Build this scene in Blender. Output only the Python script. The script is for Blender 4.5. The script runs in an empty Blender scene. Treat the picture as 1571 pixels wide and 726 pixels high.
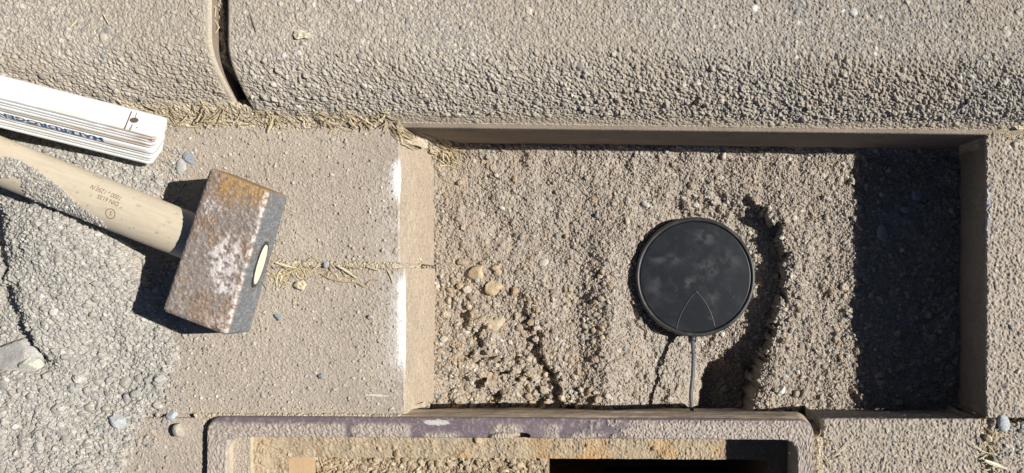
import bpy, bmesh, math, random
import numpy as np
from mathutils import Vector, Matrix

# ------------------------------------------------------------------ camera, world, sun, exposure
scene = bpy.context.scene
COL = scene.collection
CX, CY = 985.0, 430.0          # point straight below the camera, in photo pixels
U = 0.0004                     # metres per photo pixel on the level of the paving (z = 0)
H = 520.0                      # camera height over the paving, mm
SUN_EL = math.radians(41.5)
SUN_AZ = math.radians(3.0)     # from +x towards +y

cam_d = bpy.data.cameras.new('camera')
cam = bpy.data.objects.new('camera', cam_d)
COL.objects.link(cam)
cam.location = (0, 0, H / 1000)
cam_d.sensor_width = 36.0
cam_d.lens = 36.0 * 1300.0 / 1571.0
cam_d.shift_x = (785.5 - CX) / 1571.0
cam_d.shift_y = (CY - 363.0) / 1571.0
cam_d.clip_start = 0.01
cam_d.clip_end = 100
scene.camera = cam

world = bpy.data.worlds.new('World')
scene.world = world
world.use_nodes = True
wn = world.node_tree
bg = wn.nodes['Background']
sky = wn.nodes.new('ShaderNodeTexSky')
sky.sky_type = 'NISHITA'
sky.sun_disc = False
sky.sun_elevation = SUN_EL
sky.sun_rotation = math.pi / 2 - SUN_AZ
sky.altitude = 1500
sky.air_density = 0.5
sky.dust_density = 0.3
wn.links.new(sky.outputs[0], bg.inputs[0])
bg.inputs[1].default_value = 0.05
scene.cycles.diffuse_bounces = 2

sl = bpy.data.lights.new('sun', 'SUN')
sl.energy = 5.0
sl.angle = math.radians(0.5)
sl.color = (1.0, 0.955, 0.89)
sun = bpy.data.objects.new('sun', sl)
COL.objects.link(sun)
sd = Vector((math.cos(SUN_EL) * math.cos(SUN_AZ), math.cos(SUN_EL) * math.sin(SUN_AZ), math.sin(SUN_EL)))
sun.rotation_euler = sd.to_track_quat('Z', 'Y').to_euler()
sun.location = (0.5, 0, 0.6)
scene.view_settings.view_transform = 'Standard'
scene.view_settings.look = 'None'
scene.view_settings.exposure = 0.36
scene.view_settings.gamma = 1.0

rng = np.random.default_rng(7)
random.seed(7)

# ------------------------------------------------------------------ coordinates
def W(px, py, z=0.0):
    """photo pixel seen at height z (mm) -> plane coordinates in pixel units"""
    s = (H - z) / H
    return CX + (px - CX) * s, CY + (py - CY) * s

def M3(x, y, z):
    """plane coordinates (pixel units) + mm -> metres"""
    return ((x - CX) * U, -(y - CY) * U, z / 1000.0)

def P(px, py, z=0.0):
    x, y = W(px, py, z)
    return Vector(M3(x, y, z))

# ------------------------------------------------------------------ numpy noise
def sstep(a, b, x):
    t = np.clip((np.asarray(x, float) - a) / (b - a), 0, 1)
    return t * t * (3 - 2 * t)

def vnoise(X, Y, scale, seed):
    """smooth value noise 0..1 at positions X, Y"""
    r = np.random.default_rng(seed)
    T = r.random((256, 256)).astype(np.float32)
    x = np.asarray(X) / scale + 1000.37; y = np.asarray(Y) / scale + 1000.71
    xi = np.floor(x).astype(int); yi = np.floor(y).astype(int)
    fx = x - xi; fy = y - yi
    fx = fx * fx * (3 - 2 * fx); fy = fy * fy * (3 - 2 * fy)
    a = T[yi & 255, xi & 255]; b = T[yi & 255, (xi + 1) & 255]
    c = T[(yi + 1) & 255, xi & 255]; d = T[(yi + 1) & 255, (xi + 1) & 255]
    return (a * (1 - fx) + b * fx) * (1 - fy) + (c * (1 - fx) + d * fx) * fy

def fbm(X, Y, scale, seed, n=4, gain=0.5):
    s = 0; a = 1; t = 0
    for k in range(n):
        s = s + a * vnoise(X, Y, scale / 2 ** k, seed + k * 13); t += a; a *= gain
    return s / t

def polydist(X, Y, pts):
    """signed side and distance to an open polyline (positive = right hand of travel)"""
    best = np.full(X.shape, 1e9); side = np.zeros(X.shape)
    for (x0, y0), (x1, y1) in zip(pts[:-1], pts[1:]):
        dx, dy = x1 - x0, y1 - y0
        t = np.clip(((X - x0) * dx + (Y - y0) * dy) / (dx * dx + dy * dy), 0, 1)
        ex = X - (x0 + t * dx); ey = Y - (y0 + t * dy)
        d = np.hypot(ex, ey)
        s = np.sign(dx * ey - dy * ex)
        m = d < best
        best = np.where(m, d, best); side = np.where(m, s, side)
    return best, side

def curve_x(Y, pts):
    ys = [p[1] for p in pts]; xs = [p[0] for p in pts]
    return np.interp(Y, ys, xs)

# ------------------------------------------------------------------ objects
def link(o, parent=None):
    COL.objects.link(o)
    if parent is not None:
        o.parent = parent
    return o

def tag(o, label=None, cat=None, group=None, kind=None):
    if label: o['label'] = label
    if cat: o['category'] = cat
    if group: o['group'] = group
    if kind: o['kind'] = kind
    return o

def empty(name, loc, label=None, cat=None, group=None, kind=None):
    o = bpy.data.objects.new(name, None)
    o.empty_display_size = 0.01
    o.location = loc
    COL.objects.link(o)
    return tag(o, label, cat, group, kind)

def make_mesh(name, verts, faces_idx, sizes, mat, parent=None, col=None, smooth=False):
    """verts (n,3) in metres in world space, faces_idx flat, sizes per polygon"""
    me = bpy.data.meshes.new(name)
    v = np.asarray(verts, np.float32).copy()
    org = Vector((0, 0, 0))
    if parent is not None:
        org = parent.location.copy()
        if parent.parent is not None:
            org += parent.parent.location
    else:
        lo = v.min(0); hi = v.max(0)
        org = Vector(((lo[0] + hi[0]) / 2, (lo[1] + hi[1]) / 2, lo[2]))
    v -= np.array(org, np.float32)
    me.vertices.add(len(v)); me.vertices.foreach_set('co', v.ravel())
    fi = np.asarray(faces_idx, np.int32).ravel()
    sizes = np.asarray(sizes, np.int32)
    me.loops.add(len(fi)); me.loops.foreach_set('vertex_index', fi)
    me.polygons.add(len(sizes))
    st = np.concatenate([[0], np.cumsum(sizes)[:-1]]).astype(np.int32)
    me.polygons.foreach_set('loop_start', st)
    me.update(calc_edges=True)
    me.polygons.foreach_set('use_smooth', np.full(len(sizes), bool(smooth)))
    if col is not None:
        ca = me.color_attributes.new('tone', 'FLOAT_COLOR', 'POINT')
        c = np.ones((len(v), 4), np.float32); c[:, :3] = col
        ca.data.foreach_set('color', c.ravel())
    me.materials.append(mat)
    me.validate()
    o = bpy.data.objects.new(name, me)
    if parent is None:
        o.location = org
    return link(o, parent)

def grid_mesh(name, X, Y, Z, C, mat, parent=None, mask=None, smooth=False, wrap=False):
    """X, Y in pixel units, Z in mm, 2D arrays (rows = down the picture)"""
    r, c = X.shape
    v = np.stack([(X - CX) * U, -(Y - CY) * U, Z / 1000.0], -1).reshape(-1, 3)
    cols = c if wrap else c - 1
    j = np.arange(cols)
    i = np.arange(r - 1)
    I, J = np.meshgrid(i, j, indexing='ij')
    J2 = (J + 1) % c
    f = np.stack([I * c + J, (I + 1) * c + J, (I + 1) * c + J2, I * c + J2], -1).reshape(-1, 4)
    if mask is not None:
        mk = (mask[:-1, :-1] & mask[1:, :-1] & mask[1:, 1:] & mask[:-1, 1:]).reshape(-1)
        f = f[mk]
        used = np.zeros(len(v), bool); used[f.ravel()] = True
        rm = np.cumsum(used) - 1
        f = rm[f]; v = v[used]
        if C is not None: C = C.reshape(-1, 3)[used]
    if C is not None: C = C.reshape(-1, 3)
    return make_mesh(name, v, f, np.full(len(f), 4), mat, parent, C, smooth)

def axis(a, b, step=1.3, f0=0, f1=1571, coarse=6.0):
    """grid lines between a and b: fine inside f0..f1 and coarse outside"""
    L = [a]; x = a
    while x < b - 1e-6:
        st = step if (f0 - 8 <= x <= f1 + 4) else coarse
        if x < f0 - 8 and x + st > f0 - 8: st = f0 - 8 - x + 1e-3
        x = min(b, x + st); L.append(x)
    return np.array(L)

# ------------------------------------------------------------------ grains stamped into a height raster
class Raster:
    def __init__(s, x0, y0, x1, y1, step=1.15):
        s.x0, s.y0, s.st = x0, y0, step
        s.nx = int((x1 - x0) / step) + 2; s.ny = int((y1 - y0) / step) + 2
        s.X, s.Y = np.meshgrid(x0 + np.arange(s.nx) * step, y0 + np.arange(s.ny) * step)
        s.Z = np.zeros(s.X.shape); s.C = np.zeros(s.X.shape + (3,))
    def stamp(s, n, rmin, rmax, hfac, pal, seed, dens=None, sink=0.35, angular=0.5, power=2.2, cmix=0.8, blend=True):
        """n ellipsoidal grains, radius in px; hfac = height/radius; pal list of linear colours"""
        r = np.random.default_rng(seed)
        gx = s.x0 + r.random(n) * (s.nx - 1) * s.st; gy = s.y0 + r.random(n) * (s.ny - 1) * s.st
        if dens is not None:
            keep = r.random(n) < dens(gx, gy); gx, gy = gx[keep], gy[keep]; n = len(gx)
        if n == 0: return
        rad = rmin + (rmax - rmin) * r.random(n) ** power
        asp = 0.65 + 0.35 * r.random(n); ang = r.random(n) * np.pi
        pal = np.asarray(pal); pc = pal[r.integers(0, len(pal), n)] * (0.8 + 0.4 * r.random(n))[:, None]
        ca, sa = np.cos(ang), np.sin(ang)
        ci = np.round((gx - s.x0) / s.st).astype(int); cj = np.round((gy - s.y0) / s.st).astype(int)
        base = s.Z[np.clip(cj, 0, s.ny - 1), np.clip(ci, 0, s.nx - 1)].copy()
        tx = (r.random(n) - .5) * angular; ty = (r.random(n) - .5) * angular
        K = int(np.ceil(rmax / s.st)) + 1
        hh = rad * hfac * U * 1000
        jobs = []
        for dj in range(-K, K + 1):
            for di in range(-K, K + 1):
                ii = ci + di; jj = cj + dj
                dx = s.x0 + ii * s.st - gx; dy = s.y0 + jj * s.st - gy
                u = (dx * ca + dy * sa) / rad; v = (-dx * sa + dy * ca) / (rad * asp)
                q = (np.abs(u) ** 2.6 + np.abs(v) ** 2.6)
                ok = (q < 1) & (ii >= 0) & (ii < s.nx) & (jj >= 0) & (jj < s.ny)
                if not ok.any(): continue
                z = base[ok] + hh[ok] * ((1 - q[ok]) ** 0.3 - sink + tx[ok] * u[ok] + ty[ok] * v[ok])
                lin = jj[ok] * s.nx + ii[ok]
                jobs.append((lin, z, np.nonzero(ok)[0]))
        Zf = s.Z.reshape(-1); Cf = s.C.reshape(-1, 3)
        old = Zf.copy()
        for lin, z, g in jobs: np.maximum.at(Zf, lin, z)
        for lin, z, g in jobs:
            m = (z >= Zf[lin] - 1e-9) & (z > old[lin])
            Cf[lin[m]] = Cf[lin[m]] * (1 - cmix) + pc[g[m]] * cmix
    def rough(s, amp, seed, mask=1.0, tone=0.12):
        """sharp sandy roughness at the scale of single grains"""
        r = np.random.default_rng(seed); w = r.random(s.X.shape)
        b = w * .5 + .125 * (np.roll(w, 1, 0) + np.roll(w, -1, 0) + np.roll(w, 1, 1) + np.roll(w, -1, 1))
        s.Z += (b - .5) * amp * mask
        v = r.random(s.X.shape)
        s.C *= (1 + tone * (v - .5) * 2)[..., None]
    def sample(s, X, Y, what='Z'):
        fx = np.clip((np.asarray(X) - s.x0) / s.st, 0, s.nx - 1.001); fy = np.clip((np.asarray(Y) - s.y0) / s.st, 0, s.ny - 1.001)
        i = fx.astype(int); j = fy.astype(int); a = fx - i; b = fy - j
        A = s.Z if what == 'Z' else s.C
        if what != 'Z': a = a[..., None]; b = b[..., None]
        return (A[j, i] * (1 - a) + A[j, i + 1] * a) * (1 - b) + (A[j + 1, i] * (1 - a) + A[j + 1, i + 1] * a) * b
    def mesh(s, name, mat, parent=None, xr=None, yr=None, mask=None, step=None):
        xa = axis(*(xr or (s.x0, s.x0 + (s.nx - 1) * s.st)), step=step or s.st)
        ya = axis(*(yr or (s.y0, s.y0 + (s.ny - 1) * s.st)), step=step or s.st, f0=-20, f1=760)
        X, Y = np.meshgrid(xa, ya)
        Z = s.sample(X, Y); C = s.sample(X, Y, 'C')
        return grid_mesh(name, X, Y, Z, C, mat, parent, None if mask is None else mask(X, Y, Z))

# ------------------------------------------------------------------ materials
def mat_new(name):
    m = bpy.data.materials.new(name); m.use_nodes = True
    nt = m.node_tree
    return m, nt, nt.nodes['Principled BSDF']

def mat_tone(name, rough=0.9, fine=0.0006, amt=0.25, bump=0.00012, spec=0.25, metal=0.0, coat=0.0):
    """colour from the mesh's own painted tone with fine grain and relief"""
    m, nt, b = mat_new(name)
    at = nt.nodes.new('ShaderNodeVertexColor'); at.layer_name = 'tone'
    tc = nt.nodes.new('ShaderNodeTexCoord')
    n1 = nt.nodes.new('ShaderNodeTexNoise'); n1.inputs['Scale'].default_value = 1 / fine
    n1.inputs['Detail'].default_value = 3
    nt.links.new(tc.outputs['Object'], n1.inputs['Vector'])
    mr = nt.nodes.new('ShaderNodeMapRange')
    mr.inputs['From Min'].default_value = 0.3; mr.inputs['From Max'].default_value = 0.7
    mr.inputs['To Min'].default_value = 1 - amt; mr.inputs['To Max'].default_value = 1 + amt
    nt.links.new(n1.outputs['Fac'], mr.inputs['Value'])
    mx = nt.nodes.new('ShaderNodeVectorMath'); mx.operation = 'SCALE'
    nt.links.new(at.outputs['Color'], mx.inputs[0]); nt.links.new(mr.outputs[0], mx.inputs['Scale'])
    nt.links.new(mx.outputs[0], b.inputs['Base Color'])
    b.inputs['Roughness'].default_value = rough
    b.inputs['Specular IOR Level'].default_value = spec
    b.inputs['Metallic'].default_value = metal
    if bump:
        bp = nt.nodes.new('ShaderNodeBump'); bp.inputs['Distance'].default_value = bump
        bp.inputs['Strength'].default_value = 1.0
        nt.links.new(n1.outputs['Fac'], bp.inputs['Height']); nt.links.new(bp.outputs[0], b.inputs['Normal'])
    return m

def mat_plain(name, col, rough=0.6, var=0.12, scale=400, bump=0.0, spec=0.4, metal=0.0):
    m, nt, b = mat_new(name)
    tc = nt.nodes.new('ShaderNodeTexCoord')
    n1 = nt.nodes.new('ShaderNodeTexNoise'); n1.inputs['Scale'].default_value = scale; n1.inputs['Detail'].default_value = 4
    nt.links.new(tc.outputs['Object'], n1.inputs['Vector'])
    rp = nt.nodes.new('ShaderNodeValToRGB')
    rp.color_ramp.elements[0].position = 0.3; rp.color_ramp.elements[1].position = 0.7
    rp.color_ramp.elements[0].color = (*[c * (1 - var) for c in col], 1)
    rp.color_ramp.elements[1].color = (*[min(1, c * (1 + var)) for c in col], 1)
    nt.links.new(n1.outputs['Fac'], rp.inputs['Fac']); nt.links.new(rp.outputs[0], b.inputs['Base Color'])
    b.inputs['Roughness'].default_value = rough; b.inputs['Specular IOR Level'].default_value = spec
    b.inputs['Metallic'].default_value = metal
    if bump:
        bp = nt.nodes.new('ShaderNodeBump'); bp.inputs['Distance'].default_value = bump
        nt.links.new(n1.outputs['Fac'], bp.inputs['Height']); nt.links.new(bp.outputs[0], b.inputs['Normal'])
    return m

M_CONC = mat_tone('concrete', 0.92, 0.0007, 0.22, 0.00015)
M_SAND = mat_tone('sand', 0.95, 0.0006, 0.25, 0.0002)
M_GRAV = mat_tone('gravel', 0.85, 0.0008, 0.25, 0.0002)
M_IRON = mat_tone('painted_iron', 0.6, 0.0008, 0.15, 0.00008, 0.4)
M_STEEL = mat_tone('rusty_steel', 0.62, 0.0006, 0.28, 0.00018, 0.5)
M_WOOD = mat_tone('ash_wood', 0.6, 0.0005, 0.06, 0.00003, 0.3)
M_PLAST = mat_tone('black_plastic', 0.42, 0.0006, 0.15, 0.00002, 0.5)
M_STRAW = mat_tone('dry_straw', 0.8, 0.0008, 0.2, 0.00005)
M_WHITE = mat_tone('white_lacquer', 0.45, 0.002, 0.03, 0.00001, 0.4)
M_INK_BLUE = mat_plain('blue_ink', (0.05, 0.12, 0.25), 0.6, 0.3, 900)
M_INK_BRN = mat_plain('brown_ink', (0.16, 0.10, 0.06), 0.8, 0.3, 900)
M_RIVET = mat_plain('rivet_brass', (0.25, 0.2, 0.15), 0.45, 0.3, 900, 0, 0.5, 0.6)
M_RED = mat_plain('red_ink', (0.55, 0.08, 0.07), 0.6, 0.1)
M_CABLE = mat_plain('grey_cable_sheath', (0.11, 0.115, 0.12), 0.5, 0.15, 700)
M_EARTH = mat_plain('subsoil', (0.2, 0.165, 0.125), 0.95, 0.3, 60, 0.002)

TAN = np.array((0.40, 0.335, 0.262))
DUST = np.array((0.385, 0.333, 0.272))
GREY = np.array((0.36, 0.345, 0.31))
KERB = np.array((0.34, 0.308, 0.255))
STONES = [(0.46, 0.42, 0.35), (0.36, 0.335, 0.29), (0.52, 0.50, 0.45), (0.28, 0.275, 0.27), (0.44, 0.37, 0.29), (0.33, 0.30, 0.26)]
GSTONES = [(0.395, 0.38, 0.345), (0.335, 0.325, 0.30), (0.49, 0.47, 0.43), (0.26, 0.258, 0.25), (0.41, 0.385, 0.335), (0.355, 0.33, 0.285)]

# ------------------------------------------------------------------ ground: sheet with the excavated box
def build_ground():
    x0, y0 = M3(-300, 960, 0)[:2]; x1, y1 = M3(1880, -330, 0)[:2]
    B = 8.0; z = -0.004; zb = -0.3
    v = [(-B, -B, z), (B, -B, z), (B, B, z), (-B, B, z), (x0, y0, z), (x1, y0, z), (x1, y1, z), (x0, y1, z),
         (x0, y0, zb), (x1, y0, zb), (x1, y1, zb), (x0, y1, zb)]
    f = [(0, 1, 5, 4), (1, 2, 6, 5), (2, 3, 7, 6), (3, 0, 4, 7), (4, 5, 9, 8), (5, 6, 10, 9), (6, 7, 11, 10), (7, 4, 8, 11), (8, 9, 10, 11)]
    o = make_mesh('ground', v, [i for q in f for i in q], [4] * len(f), M_EARTH)
    tag(o, kind='structure')
build_ground()

# ------------------------------------------------------------------ kerb
Z_FLOOR = -60.0
def kerb_profile():
    pts = []
    for y in (-320, -314, -300, -250, -200, -150, -100, -60, -30):
        pts.append((y, 33.0 if y > -318 else -40.0))
    y = -30 + 1.3
    while y < 96: pts.append((y, 33.0)); y += 1.3
    # rounded nose by arc length
    ys = np.linspace(96, 193, 400); zs = 33 * (1 - np.clip((ys - 96) / 98.5, 0, 1) ** 2.0)
    s = np.concatenate([[0], np.cumsum(np.hypot(np.diff(ys), np.diff(zs) / (U * 1000)))])
    for t in np.arange(0, s[-1], 1.3):
        pts.append((np.interp(t, s, ys), np.interp(t, s, zs)))
    y = 193.6
    while y < 199.8: pts.append((y, 1.3 - (y - 193) * 0.08)); y += 1.2
    pts += [(200.6, 0.2), (201, -1.2)]
    for k in range(1, 16): pts.append((201, -1.2 - k * 4.6))
    return np.array(pts)

R_kerb = Raster(-260, -60, 1640, 310, 1.15)
R_kerb.C[:] = KERB
X, Y = R_kerb.X, R_kerb.Y
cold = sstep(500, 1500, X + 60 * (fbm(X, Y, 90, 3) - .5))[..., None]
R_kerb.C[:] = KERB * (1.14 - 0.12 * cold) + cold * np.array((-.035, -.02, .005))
R_kerb.Z += (fbm(X, Y, 60, 21) - .5) * 1.0 + (fbm(X, Y, 9, 22) - .5) * 0.7
R_kerb.stamp(150000, 1.2, 3.0, 1.25, [(0.37, 0.325, 0.26), (0.30, 0.27, 0.23), (0.47, 0.43, 0.37), (0.20, 0.20, 0.20), (0.34, 0.295, 0.235), (0.38, 0.34, 0.28)], 31, sink=0.55, cmix=0.8, angular=1.2)
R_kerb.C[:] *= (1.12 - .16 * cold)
R_kerb.stamp(3000, 2.6, 5.0, 0.8, STONES, 32, sink=0.6, cmix=0.6, angular=1.2)
R_kerb.Z *= (0.62 + 0.22 * sstep(600, 1200, X) + (0.7 + 0.28 * sstep(700, 1150, X)) * sstep(85, 135, Y + 14 * (fbm(X, Y, 50, 35) - .5)))
R_kerb.rough(0.9, 34)
R_kerb.stamp(320, 3.0, 6.0, 0.6, [(0.6, 0.56, 0.48), (0.66, 0.64, 0.6), (0.22, 0.22, 0.23)], 33, sink=0.55, cmix=0.8)
dust = sstep(0.45, 0.75, fbm(X, Y, 120, 44))[..., None] * 0.5
R_kerb.C[:] = R_kerb.C * (1 - dust) + np.array((0.36, 0.31, 0.245)) * dust

kerb = empty('kerb', (0, 0.1, -0.06), kind='structure')
def kerb_stone(x0, x1, yoff, shear, edge_left, edge_right, label):
    pr = kerb_profile()
    xa = axis(x0, x1, 1.3)
    dep = np.zeros(len(xa))
    pre = [(x0, d) for d in (70, 40, 20, 10, 5, 2)]; post = [(x1, d) for d in (2, 5, 10, 20, 40, 70)]
    xs = np.concatenate([[p[0] for p in pre], xa, [p[0] for p in post]])
    dd = np.concatenate([[p[1] for p in pre], dep, [p[1] for p in post]])
    X = np.repeat(xs[None, :], len(pr), 0); Y0 = np.repeat(pr[:, 0][:, None], len(xs), 1); Z0 = np.repeat(pr[:, 1][:, None], len(xs), 1)
    D = np.repeat(dd[None, :], len(pr), 0)
    # normals from the profile
    dy = np.gradient(pr[:, 0]); dz = np.gradient(pr[:, 1]) / (U * 1000)
    L = np.hypot(dy, dz) + 1e-9
    ny = (-dz / L)[:, None]; nz = (dy / L)[:, None]
    arc = np.concatenate([[0], np.cumsum(np.hypot(np.diff(pr[:, 0]), np.diff(pr[:, 1]) / (U * 1000)))])
    k0 = np.searchsorted(pr[:, 0], -30); arc = arc - arc[k0] - 30
    A = np.repeat(arc[:, None], len(xs), 1)
    wallm = (A > 228)
    r = R_kerb.sample(X, np.clip(A, -60, 300)); c = R_kerb.sample(X, np.clip(A, -60, 300), 'C')
    lip = sstep(200, 218, A)
    r = r * (1 - 0.6 * lip)
    amp = np.where(wallm, 0.18, 1.0)
    # worn, dusty arris along the joint
    for ex, on in ((x0, edge_left), (x1, edge_right)):
        if not on: continue
        e = np.abs(X - ex) + 4 * (fbm(X, A, 14, 70) - .5)
        m = 1 - sstep(5, 11, e)
        r = r * (1 - 0.8 * m)
        rd = np.clip(1 - np.abs(X - ex) / 5, 0, 1) ** 2 * 1.6
        r = r - rd
        c = c * (1 - m[..., None]) + np.array((0.43, 0.38, 0.30)) * m[..., None]
    c = c * (1 - lip[..., None]) + np.array((0.42, 0.36, 0.28)) * (0.9 + 0.2 * fbm(X, A, 5, 71)[..., None]) * lip[..., None]
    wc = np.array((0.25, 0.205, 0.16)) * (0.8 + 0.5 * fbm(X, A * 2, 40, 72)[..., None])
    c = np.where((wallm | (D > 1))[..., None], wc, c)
    r = np.where(D > 0, 0, r)
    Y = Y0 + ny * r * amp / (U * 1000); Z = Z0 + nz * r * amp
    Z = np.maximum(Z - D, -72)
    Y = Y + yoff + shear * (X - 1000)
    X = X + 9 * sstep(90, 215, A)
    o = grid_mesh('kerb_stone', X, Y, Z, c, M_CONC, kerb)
    if label: o['label'] = label
    return o
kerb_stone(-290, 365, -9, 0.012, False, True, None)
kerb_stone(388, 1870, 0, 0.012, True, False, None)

# ------------------------------------------------------------------ pavement of slabs
pavement = empty('pavement', (0, 0, -0.06), kind='structure')
R_slab = Raster(-260, 160, 1640, 770, 1.15)
X, Y = R_slab.X, R_slab.Y
R_slab.Z += (fbm(X, Y, 80, 121) - .5) * 1.0 + (fbm(X, Y, 7, 122) - .5) * 0.35
R_slab.C[:] = DUST * (0.92 + 0.2 * fbm(X, Y, 50, 123)[..., None])
right = sstep(1240, 1262, X)
fr = sstep(0.42, 0.6, fbm(X, Y, 45, 124))
def dens_left(gx, gy):
    return (1 - sstep(1240, 1262, gx)) * (0.25 + 0.75 * sstep(0.38, 0.62, fbm(gx, gy, 45, 124)))
R_slab.stamp(90000, 1.1, 2.2, 0.75, [(0.41, 0.355, 0.285), (0.34, 0.29, 0.235), (0.47, 0.42, 0.35), (0.28, 0.255, 0.23)], 125, dens_left, sink=0.4, cmix=0.45, angular=0.8)
R_slab.rough(0.55, 129)
R_slab.stamp(700, 2.2, 4.2, 0.8, STONES, 126, dens_left, sink=0.3, cmix=0.7)
dens_right = lambda gx, gy: sstep(1240, 1262, gx)
R_slab.stamp(120000, 1.3, 3.0, 1.2, [(0.38, 0.335, 0.275), (0.32, 0.29, 0.25), (0.44, 0.40, 0.345), (0.26, 0.245, 0.23), (0.36, 0.30, 0.24)], 127, dens_right, sink=0.4, cmix=0.75, angular=1.0)
R_slab.stamp(1500, 2.6, 4.6, 0.9, STONES, 128, dens_right, sink=0.45, cmix=0.8, angular=1.1)
R_slab.rough(0.5, 130, right)
# ragged whitish patches along the stone edges facing the opening
def white_edge(xe, ya, yb, wid, seed):
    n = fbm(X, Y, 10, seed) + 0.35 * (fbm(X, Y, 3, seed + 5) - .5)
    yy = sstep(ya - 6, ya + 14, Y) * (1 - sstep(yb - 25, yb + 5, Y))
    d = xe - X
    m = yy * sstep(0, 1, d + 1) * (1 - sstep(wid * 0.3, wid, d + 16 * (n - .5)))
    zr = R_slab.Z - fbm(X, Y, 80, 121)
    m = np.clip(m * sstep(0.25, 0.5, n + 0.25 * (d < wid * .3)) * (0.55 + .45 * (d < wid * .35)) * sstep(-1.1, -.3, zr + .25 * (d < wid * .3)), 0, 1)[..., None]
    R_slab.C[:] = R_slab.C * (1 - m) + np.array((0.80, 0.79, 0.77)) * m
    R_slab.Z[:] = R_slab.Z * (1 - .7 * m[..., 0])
white_edge(613, 246, 314, 27, 141)
white_edge(621, 422, 572, 30, 142)
rs_ = (np.exp(-((X - 1515) / 4.5) ** 2 - ((Y - 325) / 34.0) ** 2) * sstep(.35, .55, fbm(X, Y, 7, 151)) * .9)[..., None]
R_slab.C[:] = R_slab.C * (1 - rs_) + np.array((0.42, 0.47, 0.54)) * rs_
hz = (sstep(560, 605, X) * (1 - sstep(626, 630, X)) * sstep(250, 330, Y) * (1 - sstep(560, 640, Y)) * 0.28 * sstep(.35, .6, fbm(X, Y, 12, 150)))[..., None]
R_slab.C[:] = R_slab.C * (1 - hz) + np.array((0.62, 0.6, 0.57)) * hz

def slab(x0, y0, x1, y1, lean=(0, 0, 0, 0), wall_tone=(0.42, 0.345, 0.26), depth=66, edge=2.5, label=None, top=0.0, trough=None):
    """lean: how far left/top/right/bottom walls move outwards at the foot, px"""
    wd = list(np.linspace(depth, 3.0, 39)) + [1.6]; NW = len(wd)
    xa = axis(x0, x1, 1.3); ya = axis(y0, y1, 1.3, -20, 745)
    xs = np.concatenate([np.full(NW, x0), xa, np.full(NW, x1)]); dx = np.concatenate([wd, np.zeros(len(xa)), wd[::-1]])
    ys = np.concatenate([np.full(NW, y0), ya, np.full(NW, y1)]); dyy = np.concatenate([wd, np.zeros(len(ya)), wd[::-1]])
    X, Y = np.meshgrid(xs, ys); D = np.maximum(dx[None, :], dyy[:, None])
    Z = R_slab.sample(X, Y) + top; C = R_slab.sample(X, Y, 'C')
    ed = np.minimum(np.minimum(X - x0, x1 - X), np.minimum(Y - y0, y1 - Y)) + 2.0 * (fbm(X, Y, 9, 160) - .5)
    Z = np.where(D > 0, top - 0.9, Z - np.clip(1 - ed / edge, 0, 1) ** 2 * 0.9)
    wall = (D > 0)
    q_ = X + Y; nz = (fbm(q_, D * 2.5 + 10, 30, 161) - .5) + .9 * (fbm(q_, D * 2.5, 5, 162, 3) - .5); pk = sstep(.72, .8, fbm(q_, D * 2.5, 5, 163, 2)) * wall
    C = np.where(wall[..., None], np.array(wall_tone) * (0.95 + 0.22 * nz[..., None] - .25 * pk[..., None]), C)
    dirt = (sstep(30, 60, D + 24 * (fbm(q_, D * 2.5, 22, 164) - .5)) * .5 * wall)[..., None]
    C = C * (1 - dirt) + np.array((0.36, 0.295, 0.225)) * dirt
    t = D / depth
    X = np.where(xs[None, :] <= x0, X - lean[0] * t - (nz * 3 - pk) * (t > 0), X); X = np.where(xs[None, :] >= x1, X + lean[2] * t + (nz * 3 - pk) * (t > 0), X)
    Y = np.where(ys[:, None] <= y0, Y - lean[1] * t - nz * 3 * (t > 0), Y); Y = np.where(ys[:, None] >= y1, Y + lean[3] * t + nz * 3 * (t > 0), Y)
    Z = Z - D
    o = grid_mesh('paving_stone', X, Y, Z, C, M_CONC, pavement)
    if label: o['label'] = label
    return o
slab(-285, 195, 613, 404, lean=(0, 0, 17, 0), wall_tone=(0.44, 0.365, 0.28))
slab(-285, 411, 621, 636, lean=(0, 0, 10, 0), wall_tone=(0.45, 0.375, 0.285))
slab(-285, 641, 314, 940)
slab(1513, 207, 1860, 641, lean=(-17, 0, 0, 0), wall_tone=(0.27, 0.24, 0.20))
slab(1263, 643, 1506, 940, lean=(0, -11, 0, 0), top=-0.8, edge=4.0, wall_tone=(0.36, 0.33, 0.29))
slab(1532, 649, 1860, 940)

# ------------------------------------------------------------------ sand bed at the bottom of the opening
SF = H / (H - Z_FLOOR)
def img(Xw, Yw, z=Z_FLOOR):
    s = H / (H - z); return CX + (Xw - CX) * s, CY + (Yw - CY) * s
R_bed = Raster(590, 170, 1560, 700, 1.15)
X, Y = R_bed.X, R_bed.Y
XI, YI = img(X, Y)
Z = np.full(X.shape, Z_FLOOR)
Z += (fbm(X, Y, 110, 201) - .5) * 5 + (fbm(X, Y, 30, 202) - .5) * 4.6 + (fbm(X, Y, 16, 216) - .5) * 2.4 + (fbm(X, Y, 9, 203) - .5) * 2.0
wob = 22 * (fbm(X, Y, 30, 204) - .5) + 26 * (fbm(X, Y, 12, 205) - .5)
cx = curve_x(YI, [(1120, 280), (1160, 310), (1192, 350), (1204, 420), (1196, 480), (1172, 540), (1154, 600), (1150, 650)]) + wob
pit = (1 - sstep(-3, 4, XI - cx)) * sstep(960, 1085, XI) * sstep(292, 335, YI + wob)
dep = 13 + 6 * sstep(400, 560, YI) + 20 * sstep(530, 590, YI) * sstep(1050, 1100, XI)
Z -= pit * dep
Z += 4.0 * np.exp(-((XI - cx - 22) / 22.0) ** 2) * (XI > cx) * sstep(300, 340, YI)
c2 = curve_x(YI, [(770, 220), (785, 330), (800, 420), (832, 520), (880, 640)]) + 1.6 * wob
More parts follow.
